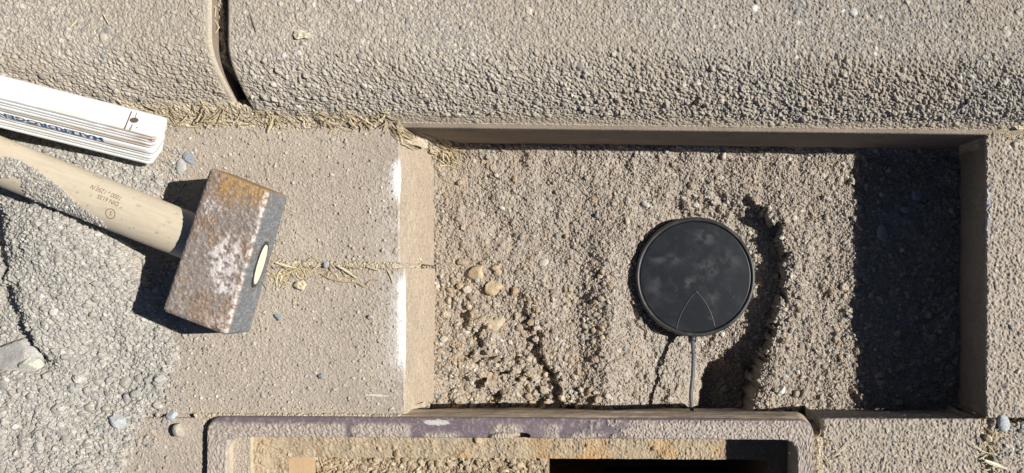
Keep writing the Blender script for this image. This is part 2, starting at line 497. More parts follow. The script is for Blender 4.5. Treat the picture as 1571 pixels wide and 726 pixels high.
Z -= (1 - sstep(-22, 14, XI - c2)) * sstep(650, 760, XI) * (1.4 + 8.0 * sstep(400, 600, YI)) * sstep(.3, .5, fbm(X, Y, 26, 217))
c3 = curve_x(YI, [(985, 330), (975, 430), (990, 500), (1015, 560), (1030, 640)]) + wob
Z += 4.5 * np.exp(-((XI - 935) / 26.0) ** 2) * sstep(340, 420, YI) - 3.0 * np.exp(-((XI - 885) / 26.0) ** 2) * sstep(380, 470, YI)
Z -= (1 - sstep(-8, 8, XI - c3)) * sstep(900, 985, XI) * 3.4 * sstep(440, 500, YI)
Z += 4.5 * np.exp(-((YI - 224) / 12.0) ** 2)          # banked against the kerb
Z += 9 * (1 - sstep(655, 700, XI)) * sstep(250, 200, YI)
R_bed.Z[:] = Z
warm = 0.7 * np.clip(sstep(900, 660, XI) * 0.55 + 0.6 * sstep(330, 620, YI) * sstep(960, 760, XI) + 0.35 * (fbm(X, Y, 60, 206) - .4) + 0.25 * sstep(560, 640, YI), 0, 1)[..., None]
greyb = np.clip(sstep(0.5, 0.7, fbm(X, Y, 70, 207)), 0, 1)[..., None]
R_bed.C[:] = np.array((0.365, 0.318, 0.268)) * (1 - warm) + np.array((0.37, 0.29, 0.205)) * warm
R_bed.C[:] = R_bed.C * (1 - .3 * greyb) + np.array((0.38, 0.365, 0.33)) * .3 * greyb
palb = [(0.395, 0.345, 0.288), (0.32, 0.28, 0.235), (0.45, 0.41, 0.355), (0.27, 0.24, 0.215), (0.37, 0.295, 0.22)]
def flat_zone(gx, gy):
    xi, yi = img(gx, gy)
    smooth = sstep(0.42, 0.58, fbm(gx, gy, 45, 208)) * (0.35 + 0.65 * sstep(960, 760, xi) * sstep(480, 400, yi))
    return 1 - 0.85 * smooth
R_bed.stamp(62000, 1.1, 2.7, 1.3, palb, 211, flat_zone, sink=0.35, cmix=0.7, angular=1.3)
R_bed.stamp(2600, 2.6, 4.8, 1.1, STONES + palb, 212, flat_zone, sink=0.35, cmix=0.75, angular=.8)
def clods(gx, gy):
    xi, yi = img(gx, gy)
    return np.clip(sstep(400, 520, yi) * sstep(930, 800, xi) + 0.35 * sstep(560, 620, yi) + 0.12 + 0.3 * sstep(1200, 1330, xi), 0, 1)
R_bed.stamp(1700, 3.2, 7.5, 1.0, [(0.37, 0.285, 0.19), (0.42, 0.36, 0.28), (0.31, 0.245, 0.175), (0.45, 0.40, 0.34)], 213, clods, sink=0.3, cmix=0.8, angular=.9)
R_bed.rough(1.3, 215)
o = R_bed.mesh('sand_bed', M_SAND, None)
tag(o, kind='structure')

# ------------------------------------------------------------------ sand drifted in joints
def drift(name, x0, y0, x1, y1, zf, colf, n, rmin, rmax, seed, pal=palb, label=None, mask=None, jit=0):
    R = Raster(x0, y0, x1, y1, 1.3)
    R.Z[:] = zf(R.X, R.Y); R.C[:] = colf(R.X, R.Y)
    R.stamp(n * 2, rmin * .85, rmax * .8, 1.1, pal, seed, sink=0.35, cmix=0.7, angular=1.3)
    R.rough(1.0, seed + 1)
    if jit:                    # steep slump: crumbs push out sideways too
        jx = jit * (fbm(R.X, R.Y, 5, seed + 2, 2) - .5) * 2 + jit * .5 * (fbm(R.X, R.Y, 14, seed + 4, 2) - .5) * 2
        jy = jit * (fbm(R.X, R.Y, 5, seed + 3, 2) - .5) * 2 + jit * .5 * (fbm(R.X, R.Y, 14, seed + 5, 2) - .5) * 2
        o = grid_mesh('loose_sand', R.X + jx, R.Y + jy, R.Z, R.C, M_SAND, None, mask(R.X, R.Y, R.Z))
        tag(o, label, 'sand', None, 'stuff'); return R
    o = R.mesh('loose_sand' if name is None else name, M_SAND, None, mask=mask)
    tag(o, label, 'sand', None, 'stuff')
    return R
strawpal = [(0.50, 0.43, 0.32), (0.42, 0.36, 0.275), (0.56, 0.49, 0.37), (0.35, 0.30, 0.235)]
cf = lambda X, Y: np.array((0.42, 0.36, 0.27)) * (0.85 + 0.3 * fbm(X, Y, 16, 301)[..., None])
def z_strip(X, Y):
    yc = 187 + 0.012 * (X - 640) - 4 * (X < 365)
    d = np.abs(Y - yc) + 12 * (fbm(X, Y, 30, 302) - .5)
    h = 3.2 * (1 - sstep(3, 19, d)) - 2.6 + 2.8 * (fbm(X, Y, 12, 303) - .35) * (1 - sstep(8, 24, d))
    up = np.clip(yc + 3 - Y, 0, 40)
    h = np.where(Y < yc + 3, 1.6 + 0.42 * up + 2.5 * (fbm(X, Y, 14, 320) - .5) - .9 * np.clip(up - 14 - 14 * fbm(X, Y, 26, 321), 0, 40), h)
    return np.where(X > 600, h - 30 * sstep(600, 640, X), h)
R_strip = drift(None, -280, 154, 636, 214, z_strip, lambda X, Y: cf(X, Y) * 1.12, 7000, 1.4, 3.4, 311, strawpal, 'strip of loose tan sand along the foot of the kerb')
def z_joint(X, Y):
    yc = 407.5 + 3 * np.sin(X / 90.0)
    d = np.abs(Y - yc) + 6 * (fbm(X, Y, 26, 304) - .5)
    return 2.4 * (1 - sstep(2, 8, d)) - 1.6 + 1.2 * (fbm(X, Y, 10, 305) - .4) * (1 - sstep(5, 12, d)) - 30 * sstep(606, 622, X)
R_joint = drift(None, 250, 392, 626, 424, z_joint, cf, 1800, 1.3, 3.2, 312, strawpal, 'loose tan sand filling the joint right of the hammer head')
def z_corner(X, Y):
    s = np.clip((Y - 190 - 0.10 * (X - 612)) / 25.0, 0, 2) * 0.8 + np.clip((X - 616) / 62.0, 0, 2)
    z = 2.5 - 60 * np.clip(s + .25 * (fbm(X, Y, 14, 309) - .5), 0, 2) ** 0.9 + 9 * (fbm(X, Y, 12, 306) - .5) + 4 * (fbm(X, Y, 4, 310) - .5)
    return np.where((X < 612), np.minimum(z, 0.8), z)
R_corner = drift(None, 596, 183, 712, 250, z_corner, cf, 1500, 1.4, 3.8, 313, strawpal, 'bank of sand and straw slumped in the corner between kerb and left stone',
                 mask=lambda X, Y, Z: (Y > 189 - 0.0 * X) & (Z > -64), jit=5)
def z_rj(X, Y):
    d = np.abs(X - 1519) + 9 * (fbm(X, Y, 22, 307) - .5)
    return 1.6 * (1 - sstep(4, 16, d)) - 1.8 + 3.4 * (fbm(X, Y, 9, 308) - .45) - 2.5 * (1 - sstep(0, 8, np.abs(X - 1516)))
R_rj = drift(None, 1496, 643, 1545, 935, z_rj, cf, 1500, 1.6, 4.0, 314, strawpal, 'coarse tan sand in the joint at the lower right')
def z_tr(X, Y):
    d = np.abs(Y - 202 - 0.012 * (X - 1000))
    return 2.0 * (1 - sstep(2, 9, d)) - 1.8 - 40 * sstep(1522, 1510, X)
R_tr = drift(None, 1508, 190, 1860, 222, z_tr, lambda X, Y: np.array((0.36, 0.31, 0.24)) * (0.85 + 0.3 * fbm(X, Y, 16, 301)[..., None]), 1300, 1.4, 3.4, 315, strawpal,
             'narrow line of sand between the kerb and the right hand stone')
R_fs = drift(None, 300, 628, 640, 646, lambda X, Y: 2.2 * (1 - sstep(1, 5, np.abs(Y - 637 - .0055 * (X - 322)) + 3 * (fbm(X, Y, 14, 330) - .5))) - 1.0 - 30 * sstep(612, 634, X), cf, 900, 1.3, 3, 317, strawpal, 'thin line of sand between left paving stone and the iron frame')
R_kj = drift(None, 366, -60, 388, 128, lambda X, Y: 25 - 4 * sstep(20, 128, Y) - 16 * sstep(108, 126, Y) + 5 * (fbm(X, Y, 12, 331) - .5) - 14 * sstep(374, 380, X + 3 * (fbm(X, Y, 10, 332) - .5)) , cf, 700, 1.3, 3.4, 318, strawpal, 'sand and straw packed in the joint between the kerb stones')
R_fr = drift(None, 1240, 656, 1268, 935, lambda X, Y: 0.6 - 2.0 * np.abs(X - 1255) / 10 + 2.0 * (fbm(X, Y, 14, 333) - .5) - 30 * sstep(672, 660, Y), cf, 500, 1.3, 3, 319, strawpal, 'sand in the gap right of the iron frame')
def z_left(X, Y):
    d = np.abs(X - 313)
    return 1.0 * (1 - sstep(2, 7, d)) - 2.0
R_l = drift(None, 300, 630, 322, 935, z_left, cf, 260, 1.3, 3, 316, strawpal, 'sand in the gap left of the iron frame')

# ------------------------------------------------------------------ heap of grey gravel at the left
R_heap = Raster(-285, 205, 380, 935, 1.15)
X, Y = R_heap.X, R_heap.Y
def g2(cx, cy, rx, ry, a): return a * np.exp(-((X - cx) / rx) ** 2 - ((Y - cy) / ry) ** 2)
wob = 22 * (fbm(X, Y, 50, 401) - .5) + 12 * (fbm(X, Y, 18, 402) - .5)
bx = curve_x(Y, [(200, 200), (245, 262), (262, 282), (238, 300), (216, 370), (228, 420), (262, 470), (285, 540), (262, 600), (215, 650), (190, 720), (120, 940)])
edge = sstep(16, -26, X - bx + wob)
Zh = edge * 4.5 + g2(118, 350, 95, 62, 15) + edge * sstep(190, 90, X) * 6 + g2(170, 440, 70, 90, 9) + g2(60, 470, 90, 80, 7) + g2(-60, 640, 160, 90, 5) + g2(140, 250, 60, 22, 4)
sc = curve_x(Y, [(30, 280), (30, 320), (48, 400), (66, 480), (80, 525), (112, 560), (112, 600)]) + 0.6 * wob
Zh -= (1 - sstep(-36, 8, X - sc)) * 10 * sstep(.28, .5, fbm(X, Y, 34, 407)) * sstep(296, 330, Y) * (1 - sstep(548, 575, Y)) * sstep(-160, -20, X)
Zh += edge * ((fbm(X, Y, 30, 403) - .5) * 4 + (fbm(X, Y, 10, 404) - .5) * 1.6)
Zh = np.maximum(Zh, edge * (4.4 + 3 * (fbm(X, Y, 26, 406) - .5)))
Zh -= 3.0
Zh = np.where(Y < 262, np.minimum(Zh, 6), Zh)
R_heap.Z[:] = Zh
tn = np.clip(sstep(600, 700, Y) * 0.35 + (1 - edge) + 0.25 * (fbm(X, Y, 40, 405) - .45), 0, 1)[..., None]
R_heap.C[:] = np.array((0.385, 0.365, 0.325)) * (1 - tn) + DUST * tn
dh = lambda gx, gy: np.clip(sstep(24, -6, gx - curve_x(gy, [(200, 200), (245, 262), (262, 282), (238, 300), (216, 370), (228, 420), (262, 470), (285, 540), (262, 600), (215, 650), (190, 720), (120, 940)])), 0, 1)
R_heap.stamp(60000, 1.3, 3.3, 1.25, GSTONES, 411, dh, sink=0.35, cmix=0.85, angular=1.3)
R_heap.rough(1.1, 415)
R_heap.stamp(1200, 3.0, 5.0, 1.1, GSTONES, 412, dh, sink=0.35, cmix=0.85, angular=.9)
R_heap.stamp(900, 4, 9, 0.9, GSTONES, 413, lambda gx, gy: dh(gx, gy) * (0.08 + sstep(520, 600, gy)), sink=0.35, cmix=0.85, angular=.9)
o = R_heap.mesh('gravel_heap', M_GRAV)
tag(o, 'heap of fine grey gravel spilled over the stones around the hammer handle', 'gravel', None, 'stuff')

def surf(x, y):
    """highest loose or solid surface at plane point"""
    z = -1e9
    for R, lo in ((R_slab, None), (R_heap, None), (R_strip, None), (R_joint, None), (R_rj, None), (R_tr, None)):
        if R.x0 <= x <= R.x0 + (R.nx - 2) * R.st and R.y0 <= y <= R.y0 + (R.ny - 2) * R.st:
            if R is R_slab and (621 < x < 1263 and y < 640): continue
            z = max(z, float(R.sample(np.array(x), np.array(y))))
    if z < -1e8 or (621 < x < 1513 and 200 < y < 640):
        z = float(R_bed.sample(np.array(x), np.array(y)))
    return z

# ------------------------------------------------------------------ stones and other small things
def ico(sub=1):
    bm = bmesh.new(); bmesh.ops.create_icosphere(bm, subdivisions=sub, radius=1)
    v = np.array([x.co[:] for x in bm.verts]); f = np.array([[q.index for q in p.verts] for p in bm.faces]); bm.free()
    return v, f
ICO1, ICO2, ICO3 = ico(1), ico(2), ico(4)

def stone_verts(tpl, r, jit, seed, cuts=5):
    rr = np.random.default_rng(seed)
    v = tpl[0].copy()
    for k in range(cuts):                      # flat broken faces
        n = rr.normal(size=3); n /= np.linalg.norm(n); d = 0.55 + 0.3 * rr.random()
        t = v @ n; ex = np.clip(t - d, 0, None); v -= ex[:, None] * n
    v *= (1 + jit * (rr.random(len(v)) - .5))[:, None]
    v *= np.array([1, 0.65 + 0.35 * rr.random(), 0.5 + 0.3 * rr.random()])
    a = rr.random() * 6.28; c, s = math.cos(a), math.sin(a)
    v = v @ np.array([[c, s, 0], [-s, c, 0], [0, 0, 1]])
    return v * r

def scatter(name, n, rmin, rmax, area, dens, pal, mat, seed, zfun, label, cat, power=2.5, sink=0.3):
    rr = np.random.default_rng(seed)
    V = []; F = []; C = []; off = 0
    protos = [stone_verts(ICO1, 1.0, 0.4, seed + k, 6) for k in range(24)]
    nf = ICO1[1]
    k = 0
    while k < n:
        x = area[0] + rr.random() * (area[2] - area[0]); y = area[1] + rr.random() * (area[3] - area[1])
        k += 1
        if rr.random() > dens(x, y): continue
        z = zfun(x, y)
        if z is None: continue
        rad = (rmin + (rmax - rmin) * rr.random() ** power) * U
        p = protos[rr.integers(0, 24)] * rad
        a = rr.random() * 6.28; c, s = math.cos(a), math.sin(a)
        p = p @ np.array([[c, s, 0], [-s, c, 0], [0, 0, 1]])
        m = M3(x, y, z)
        V.append(p + np.array([m[0], m[1], m[2] + rad * (0.6 - sink)])); F.append(nf + off); off += len(p)
        C.append(np.repeat((np.array(pal[rr.integers(0, len(pal))]) * (0.8 + 0.4 * rr.random()))[None], len(p), 0))
    V = np.concatenate(V); F = np.concatenate(F); C = np.concatenate(C)
    o = make_mesh(name, V, F.ravel(), np.full(len(F), 3), mat, None, C)
    return tag(o, label, cat, None, 'stuff')

def zheap(x, y):
    z = float(R_heap.sample(np.array(x), np.array(y)))
    return z if z > 0 else None
scatter('loose_gravel', 4800, 1.5, 5.6, (-280, 225, 330, 930), lambda x, y: 0.30 + 0.6 * (y > 570) * (x > 10), GSTONES, M_GRAV, 501, zheap,
        'loose grey chippings over the gravel heap', 'gravel', 3.2)
def zbed(x, y):
    if not (626 < x < 1530 and 202 < y < 650): return None
    return float(R_bed.sample(np.array(x), np.array(y)))
def dbed(x, y):
    xi, yi = CX + (x - CX) * SF, CY + (y - CY) * SF
    return min(1, 0.3 + 0.7 * (xi > 1200) + 0.5 * (yi > 470) * (xi < 900))
scatter('pebbles', 2300, 2.0, 6.5, (620, 200, 1540, 655), dbed, STONES + GSTONES, M_GRAV, 502, zbed, 'small pebbles strewn over the sand in the opening', 'pebbles', 3)
scatter('clods', 300, 3, 8.5, (630, 400, 930, 655), lambda x, y: 0.8, [(0.42, 0.33, 0.22), (0.46, 0.40, 0.31), (0.36, 0.29, 0.21)], M_SAND, 503, zbed,
        'crumbs of brown earth at the left end of the opening', 'earth', 2.5)
def zslab(x, y):
    if 318 < x < 1255 and y > 630: return None
    if 605 < x < 1520 and y > 190: return None
    return surf(x, y)
scatter('grit', 2600, 0.9, 3.4, (240, 195, 606, 632), lambda x, y: 0.7, [(0.46, 0.42, 0.35), (0.38, 0.34, 0.28), (0.52, 0.49, 0.43), (0.33, 0.31, 0.28)], M_GRAV, 504, zslab, 'grit scattered on the two left hand paving stones', 'grit', 2.2)
scatter('grit', 700, 1.8, 5.2, (1262, 645, 1571, 730), lambda x, y: 0.8, STONES + GSTONES, M_GRAV, 505, zslab, 'grit scattered on the paving at the lower right', 'grit', 3)

def big_stone(px, py, r, col, seed, label, cat='stone', name='stone', flat=0.7, speck=0.25, asp=None, ang=0, cuts=6, sink=0.25, z=None):
    x, y = W(px, py, Z_FLOOR if (640 < px < 1490 and 225 < py < 628) else 2)
    zz = surf(x, y) if z is None else z
    rr = np.random.default_rng(seed)
    v = stone_verts(ICO3, 1.0, 0.04, seed, cuts)
    v *= 1 + 0.2 * (fbm(v[:, 0] * 10 + 5 * v[:, 2], v[:, 1] * 10, 5, seed)[:, None] - .5)
    if asp: 
        a = -ang; c, s = math.cos(a), math.sin(a)
        e = np.abs(v[:, :2]).max(0); v[:, :2] /= e
        v[:, 0] *= asp; v[:, :2] = v[:, :2] @ np.array([[c, s], [-s, c]])
    v[:, 2] *= flat / 0.7
    v *= r * U
    m = M3(x, y, zz)
    v += np.array([m[0], m[1], m[2] + r * U * flat * (0.55 - sink)])
    c = np.array(col) * (1 + speck * (fbm(v[:, 0] / U + v[:, 2] / U, v[:, 1] / U, 6, seed + 3)[:, None] - .5) * 2)
    o = make_mesh(name, v, ICO3[1].ravel(), np.full(len(ICO3[1]), 3), M_GRAV, None, np.clip(c, 0, 1), smooth=False)
    return tag(o, label, cat)

big_stone(32, 552, 36, (0.40, 0.385, 0.36), 3, 'largest grey stone half buried in the gravel at the left edge', asp=1.1, ang=.3, flat=.5, cuts=9)
big_stone(60, 556, 15, (0.50, 0.50, 0.42), 11, 'pale yellowish triangular stone chip beside the largest grey stone', asp=1.1, ang=-.9, flat=.8, cuts=9, sink=-.5)
big_stone(275, 661, 12, (0.36, 0.33, 0.27), 12, 'round rough stone casting a dark shadow left of the iron frame', flat=.9, cuts=4, sink=0.0)
big_stone(287, 243, 8, (0.25, 0.28, 0.32), 13, 'dark bluish oval pebble right of the folding rule end', 'pebble', 'pebble', .5, asp=1.5, ang=1.3, cuts=2)
big_stone(276, 257, 8, (0.40, 0.40, 0.38), 14, 'light grey oval pebble just below the folding rule end', 'pebble', 'pebble', .5, asp=1.7, ang=1.5, cuts=2)
big_stone(733, 419, 13, (0.47, 0.37, 0.25), 15, 'upper of two brown earth clods in the sand', 'clod', 'clod', .7, .35, asp=1.3, ang=-.4)
big_stone(757, 440, 14, (0.50, 0.40, 0.26), 16, 'lower right of two brown earth clods in the sand', 'clod', 'clod', .7, .35, asp=1.2, ang=-.7)
big_stone(790, 447, 8, (0.44, 0.33, 0.22), 17, 'small reddish clod right of the pair of brown clods', 'clod', 'clod', .8, .3)
big_stone(755, 497, 15, (0.48, 0.41, 0.30), 18, 'flat angular buff stone lying in brown crumbs', flat=.4, asp=1.5, ang=-.5, cuts=8)
big_stone(962, 340, 6, (0.50, 0.44, 0.33), 19, 'small rounded buff pebble left of the black disc', 'pebble', 'pebble', .8, cuts=2)
big_stone(1110, 240, 6.5, (0.46, 0.42, 0.36), 20, 'rounded pebble in the sand just below the kerb wall', 'pebble', 'pebble', .8, cuts=2)
big_stone(834, 403, 7, (0.50, 0.46, 0.40), 21, 'pale oval pebble in mid sand left of the disc', 'pebble', 'pebble', .7, asp=1.4, cuts=2)
big_stone(1196, 598, 10, (0.56, 0.55, 0.52), 22, 'whitish stone right of the dark trench', flat=.7, cuts=5)
big_stone(1232, 604, 11, (0.33, 0.28, 0.22), 23, 'brown rounded stone right of the whitish one', flat=.8, cuts=3)
big_stone(1405, 300, 10, (0.36, 0.36, 0.38), 24, 'pale angular stone in the deep shade at the right', flat=.7)
big_stone(1388, 322, 9, (0.34, 0.34, 0.35), 25, 'rounded grey stone in the deep shade at the right', flat=.7, cuts=3)
big_stone(1353, 358, 11, (0.32, 0.31, 0.30), 26, 'tall narrow stone in the shade near the light boundary', asp=1.5, ang=1.5, flat=.6)
big_stone(492, 578, 6, (0.34, 0.34, 0.36), 27, 'small dark grey stone on the lower left paving stone', flat=.9)
big_stone(425, 486, 6.5, (0.24, 0.27, 0.29), 28, 'blackish stone below the straw on the lower left paving stone', flat=1.0, cuts=7)
big_stone(568, 487, 5, (0.42, 0.40, 0.36), 29, 'little round pebble in the middle of the lower left paving stone', 'pebble', 'pebble', .9, cuts=2)
big_stone(500, 407, 5, (0.32, 0.33, 0.40), 30, 'round bluish pebble in the straw of the joint', 'pebble', 'pebble', .9, cuts=1)
big_stone(185, 645, 11, (0.42, 0.43, 0.43), 31, 'largest chipping of the coarse gravel lower left', flat=.6, asp=1.3, ang=.8)
big_stone(240, 622, 9, (0.50, 0.48, 0.43), 32, 'pale chipping at the right margin of the coarse gravel', flat=.7)
big_stone(262, 638, 9, (0.42, 0.44, 0.47), 33, 'bluish white chipping just above the round rough stone', flat=.5)
big_stone(1517, 673, 7, (0.55, 0.45, 0.32), 34, 'orange tan pebble in the joint at the lower right', 'pebble', 'pebble', .8, cuts=2)
big_stone(1541, 650, 9, (0.42, 0.45, 0.46), 35, 'grey oval pebble right of the lower right joint', 'pebble', 'pebble', .5, asp=1.5, ang=1.4, cuts=2)
big_stone(578, 22, 6, (0.68, 0.66, 0.62), 36, 'small white chip on the kerb top right of the joint', 'chip', 'chip', .5, asp=1.8, ang=-.8, cuts=4, z=32.6)
big_stone(822, 42, 6, (0.62, 0.55, 0.45), 37, 'pale pink pebble set in the kerb near its upper middle', 'pebble', 'pebble', .5, cuts=2, z=32.6)
big_stone(612, 19, 5, (0.55, 0.28, 0.10), 38, 'tiny orange chip on the kerb right of the white chip', 'chip', 'chip', .6, cuts=4, z=32.8)

def zslab2(x, y):
    if x > 314 and y > 630: return None
    return surf(x, y)
scatter('grit', 1500, 1.3, 4.6, (170, 400, 330, 730), lambda x, y: float(np.clip(1 - abs(x - np.interp(y, [400, 470, 540, 650, 730], [220, 262, 285, 215, 190]) - 12) / 55, 0, 1)), GSTONES, M_GRAV, 507, zslab2,
        'grey grit thinning out from the gravel heap over the stone', 'grit', 3)
scatter('grit', 700, 1.3, 4.0, (225, 225, 300, 330), lambda x, y: float(np.clip(1 - abs(x - 262) / 30, 0, 1)), GSTONES, M_GRAV, 508, zslab2,
        'grey grit between the folding rule and the hammer head', 'grit', 3)
# straw and leaves --------------------------------------------------
def ribbon(pts, w, th=0.00025, roll=0.0):
    """flattened tapering stalk through 3D points; returns verts, faces"""
    pts = [Vector(p) for p in pts]; n = len(pts); V = []
    for i, p in enumerate(pts):
        t = (pts[min(i + 1, n - 1)] - pts[max(i - 1, 0)]).normalized()
        s = t.cross(Vector((0, 0, 1)));  s = s.normalized() if s.length > 1e-6 else Vector((1, 0, 0))
        up = s.cross(t)
        k = w * (0.35 + 0.65 * math.sin(math.pi * (0.12 + 0.8 * i / max(1, n - 1))))
        s2 = s * math.cos(roll) + up * math.sin(roll); u2 = up * math.cos(roll) - s * math.sin(roll)
        V += [p + s2 * k / 2, p + u2 * max(th, k * .22), p - s2 * k / 2, p - u2 * max(th, k * .22)]
    F = []
    for i in range(n - 1):
        for q in range(4):
            F.append((i * 4 + q, i * 4 + (q + 1) % 4, (i + 1) * 4 + (q + 1) % 4, (i + 1) * 4 + q))
    F.append((3, 2, 1, 0)); F.append(tuple((n - 1) * 4 + q for q in range(4)))
    return [tuple(v) for v in V], F

def straw_field(name, n, spots, lmin, lmax, wmin, wmax, seed, label, zfun=None, tones=None):
    rr = random.Random(seed); V = []; F = []; C = []
    tones = tones or [(0.50, 0.41, 0.25), (0.42, 0.33, 0.20), (0.58, 0.50, 0.34), (0.34, 0.27, 0.18), (0.48, 0.40, 0.27)]
    for k in range(n):
        s = rr.choice(spots)
        x = rr.gauss(s[0], s[2]); y = rr.gauss(s[1], s[3])
        L = rr.uniform(lmin, lmax); a = rr.gauss(s[4], s[5]); bend = rr.gauss(0, .5)
        pts = []
        for i in range(5):
            t = (i / 4 - .5) * L
            aa = a + bend * (i / 4 - .5)
            xx = x + t * math.cos(aa); yy = y + t * math.sin(aa)
            z = (zfun or surf)(xx, yy)
            if z is None or z < -90: pts = None; break
            pts.append((xx, yy, z))
        if not pts: continue
        zs = [p[2] for p in pts]; base = max(zs[0], zs[-1], sum(zs) / 5) if max(zs) - min(zs) < 8 else None
        P3 = [M3(p[0], p[1], (p[2] * .3 + base * .7 if base is not None else p[2]) + 0.25 + rr.random() * .5) for p in pts]
        v, f = ribbon(P3, rr.uniform(wmin, wmax) * U, 0.00012, rr.uniform(-.6, .6))
        off = len(V); V += v; F += [tuple(i + off for i in q) for q in f]
        kf = rr.uniform(.75, 1.15); c = tuple(ch * kf for ch in rr.choice(tones)); C += [c] * len(v)
    o = make_mesh(name, V, [i for q in F for i in q], [len(q) for q in F], M_STRAW, None, np.array(C))
    return tag(o, label, 'straw', None, 'stuff')

def zcorner(x, y):
    s = surf(x, y)
    if R_corner.x0 < x < 708 and 189 < y < 248: s = max(s, float(R_corner.sample(np.array(x), np.array(y))))
    return s
straw_field('straw_litter', 170, [(430, 184, 60, 10, .1, .8), (560, 187, 40, 8, .1, .8), (300, 182, 40, 9, 0, .9)], 8, 26, 1.2, 2.6, 601, 'dry grass litter along the foot of the kerb')
straw_field('straw_litter', 95, [(445, 424, 20, 9, .5, 1.1), (530, 416, 40, 6, .3, .7), (450, 415, 25, 7, .2, 1.0)], 8, 28, 1.3, 3.0, 602, 'dry grass litter in the joint right of the hammer head')
straw_field('straw_litter', 170, [(640, 203, 18, 8, .75, .4), (655, 216, 14, 10, .85, .5), (625, 196, 10, 5, .6, .5)], 10, 26, 1.2, 2.4, 603, 'dry grass litter hanging over the corner of the opening', zcorner)
straw_field('straw_litter', 60, [(1518, 690, 10, 26, .6, 1.0), (1300, 700, 50, 20, .8, 1.0), (1530, 205, 25, 5, 0, .7)], 8, 24, 1.1, 2.4, 604, 'dry grass bits on the right hand paving')

def zkerb(px, py):  # plane point -> kerb surface height (top face only)
    return 33.3
def stalk(pts, w, tone, label, zlift=0.6, seedz=None, name='straw', cat='straw'):
    P3 = []
    for (px, py, z) in pts:
        x, y = W(px, py, z if z is not None else 1)
        zz = (surf(x, y) + zlift) if z is None else z
        P3.append(M3(x, y, zz))
    v, f = ribbon(P3, w * U, 0.0002)
    o = make_mesh(name, np.array(v), [i for q in f for i in q], [len(q) for q in f], M_STRAW, None, np.tile(np.array(tone)[None], (len(v), 1)))
    return tag(o, label, cat)
stalk([(508, 172, 3.5), (520, 170, 3.8), (535, 171, 4), (547, 173, 3.6)], 4.5, (.60, .53, .38), 'thick pale straw against the kerb foot, upper of the crossed pair')
stalk([(478, 167, 6), (500, 168, 6), (520, 171, 5), (545, 171, 4.5)], 2, (.56, .48, .33), 'long thin straw along the kerb foot')
stalk([(411, 203, None), (417, 193, None), (424, 183, None)], 6, (.62, .54, .34), 'broad yellowish blade of grass on the sand below the kerb joint', 1.2)
stalk([(433, 176, None), (448, 186, None), (459, 196, None)], 2.2, (.36, .29, .2), 'brown stalk right of the broad yellow blade', 1.2)
stalk([(575, 172, 5), (583, 178, 3.5), (574, 190, 2.5)], 3, (.55, .46, .26), 'bent yellow stalk near the corner of the left stone')
stalk([(492, 420, None), (506, 428, None), (525, 432, None), (548, 434, None), (560, 441, None)], 2.4, (.40, .31, .18), 'long curved brown stalk in the joint', 1.2)
stalk([(520, 408, None), (535, 418, None), (549, 428, None)], 3.5, (.60, .52, .36), 'straight pale stalk lying across the curved brown one', 1.8)
stalk([(424, 403, None), (440, 408, None), (455, 411, None)], 3.5, (.62, .55, .4), 'pale stalk at the top of the straw tuft', 1.5)
stalk([(430, 424, None), (445, 418, None), (461, 411, None)], 2.5, (.55, .45, .25), 'yellow stalk slanting through the straw tuft', 1.6)
stalk([(560, 606, None), (580, 607, None), (596, 608, None)], 3.2, (.66, .6, .47), 'whitish splinter on the lower left paving stone', .7)
stalk([(1510, 706, None), (1522, 711, None), (1545, 719, None)], 6.5, (.70, .63, .5), 'pale wood splinter at the lower right corner', 1.5, None, 'splinter', 'splinter')
stalk([(1483, 674, None), (1495, 684, None), (1508, 693, None), (1530, 699, None)], 2.2, (.6, .53, .4), 'thin curved straw above the pale splinter', 1.2)
stalk([(1276, 703, None), (1292, 690, None), (1306, 676, None)], 2.2, (.6, .53, .4), 'thin straw slanting right of the iron frame', 1.0)
stalk([(1264, 699, None), (1270, 708, None), (1276, 718, None)], 1.8, (.5, .4, .28), 'short brown straw beside the right edge of the iron frame', 1.0)
stalk([(384, 22, 34.2), (388, 34, 34.2), (393, 49, 34.0)], 2.2, (.2, .16, .11), 'dark twig on the kerb right of its joint', name='twig', cat='twig')
stalk([(108, 41, 34.2), (114, 35, 34.2), (120, 29, 34.4)], 3.2, (.62, .54, .36), 'yellowish straw on the left kerb stone')
stalk([(158, 22, 34.2), (164, 32, 34.2), (168, 39, 34.2)], 1.8, (.58, .5, .36), 'thin straw right of the yellowish one on the left kerb stone')
stalk([(337, 82, 20), (335, 74, 21), (338, 63, 22)], 3.4, (.66, .6, .5), 'white sliver standing in the kerb joint')
stalk([(800, 225, -50), (812, 224, -52), (822, 229, -56)], 1.6, (.62, .55, .4), 'fine straw at the foot of the kerb wall')
stalk([(318, 3 + 0, 30), (331, 12, 29), (330, 26, 28)], 2.2, (.58, .5, .35), 'straw caught at the top of the kerb joint')
stalk([(329, 30, 28), (336, 42, 27), (330, 52, 27)], 2.4, (.52, .42, .27), 'yellow straw stuck in the kerb joint below the topmost one')

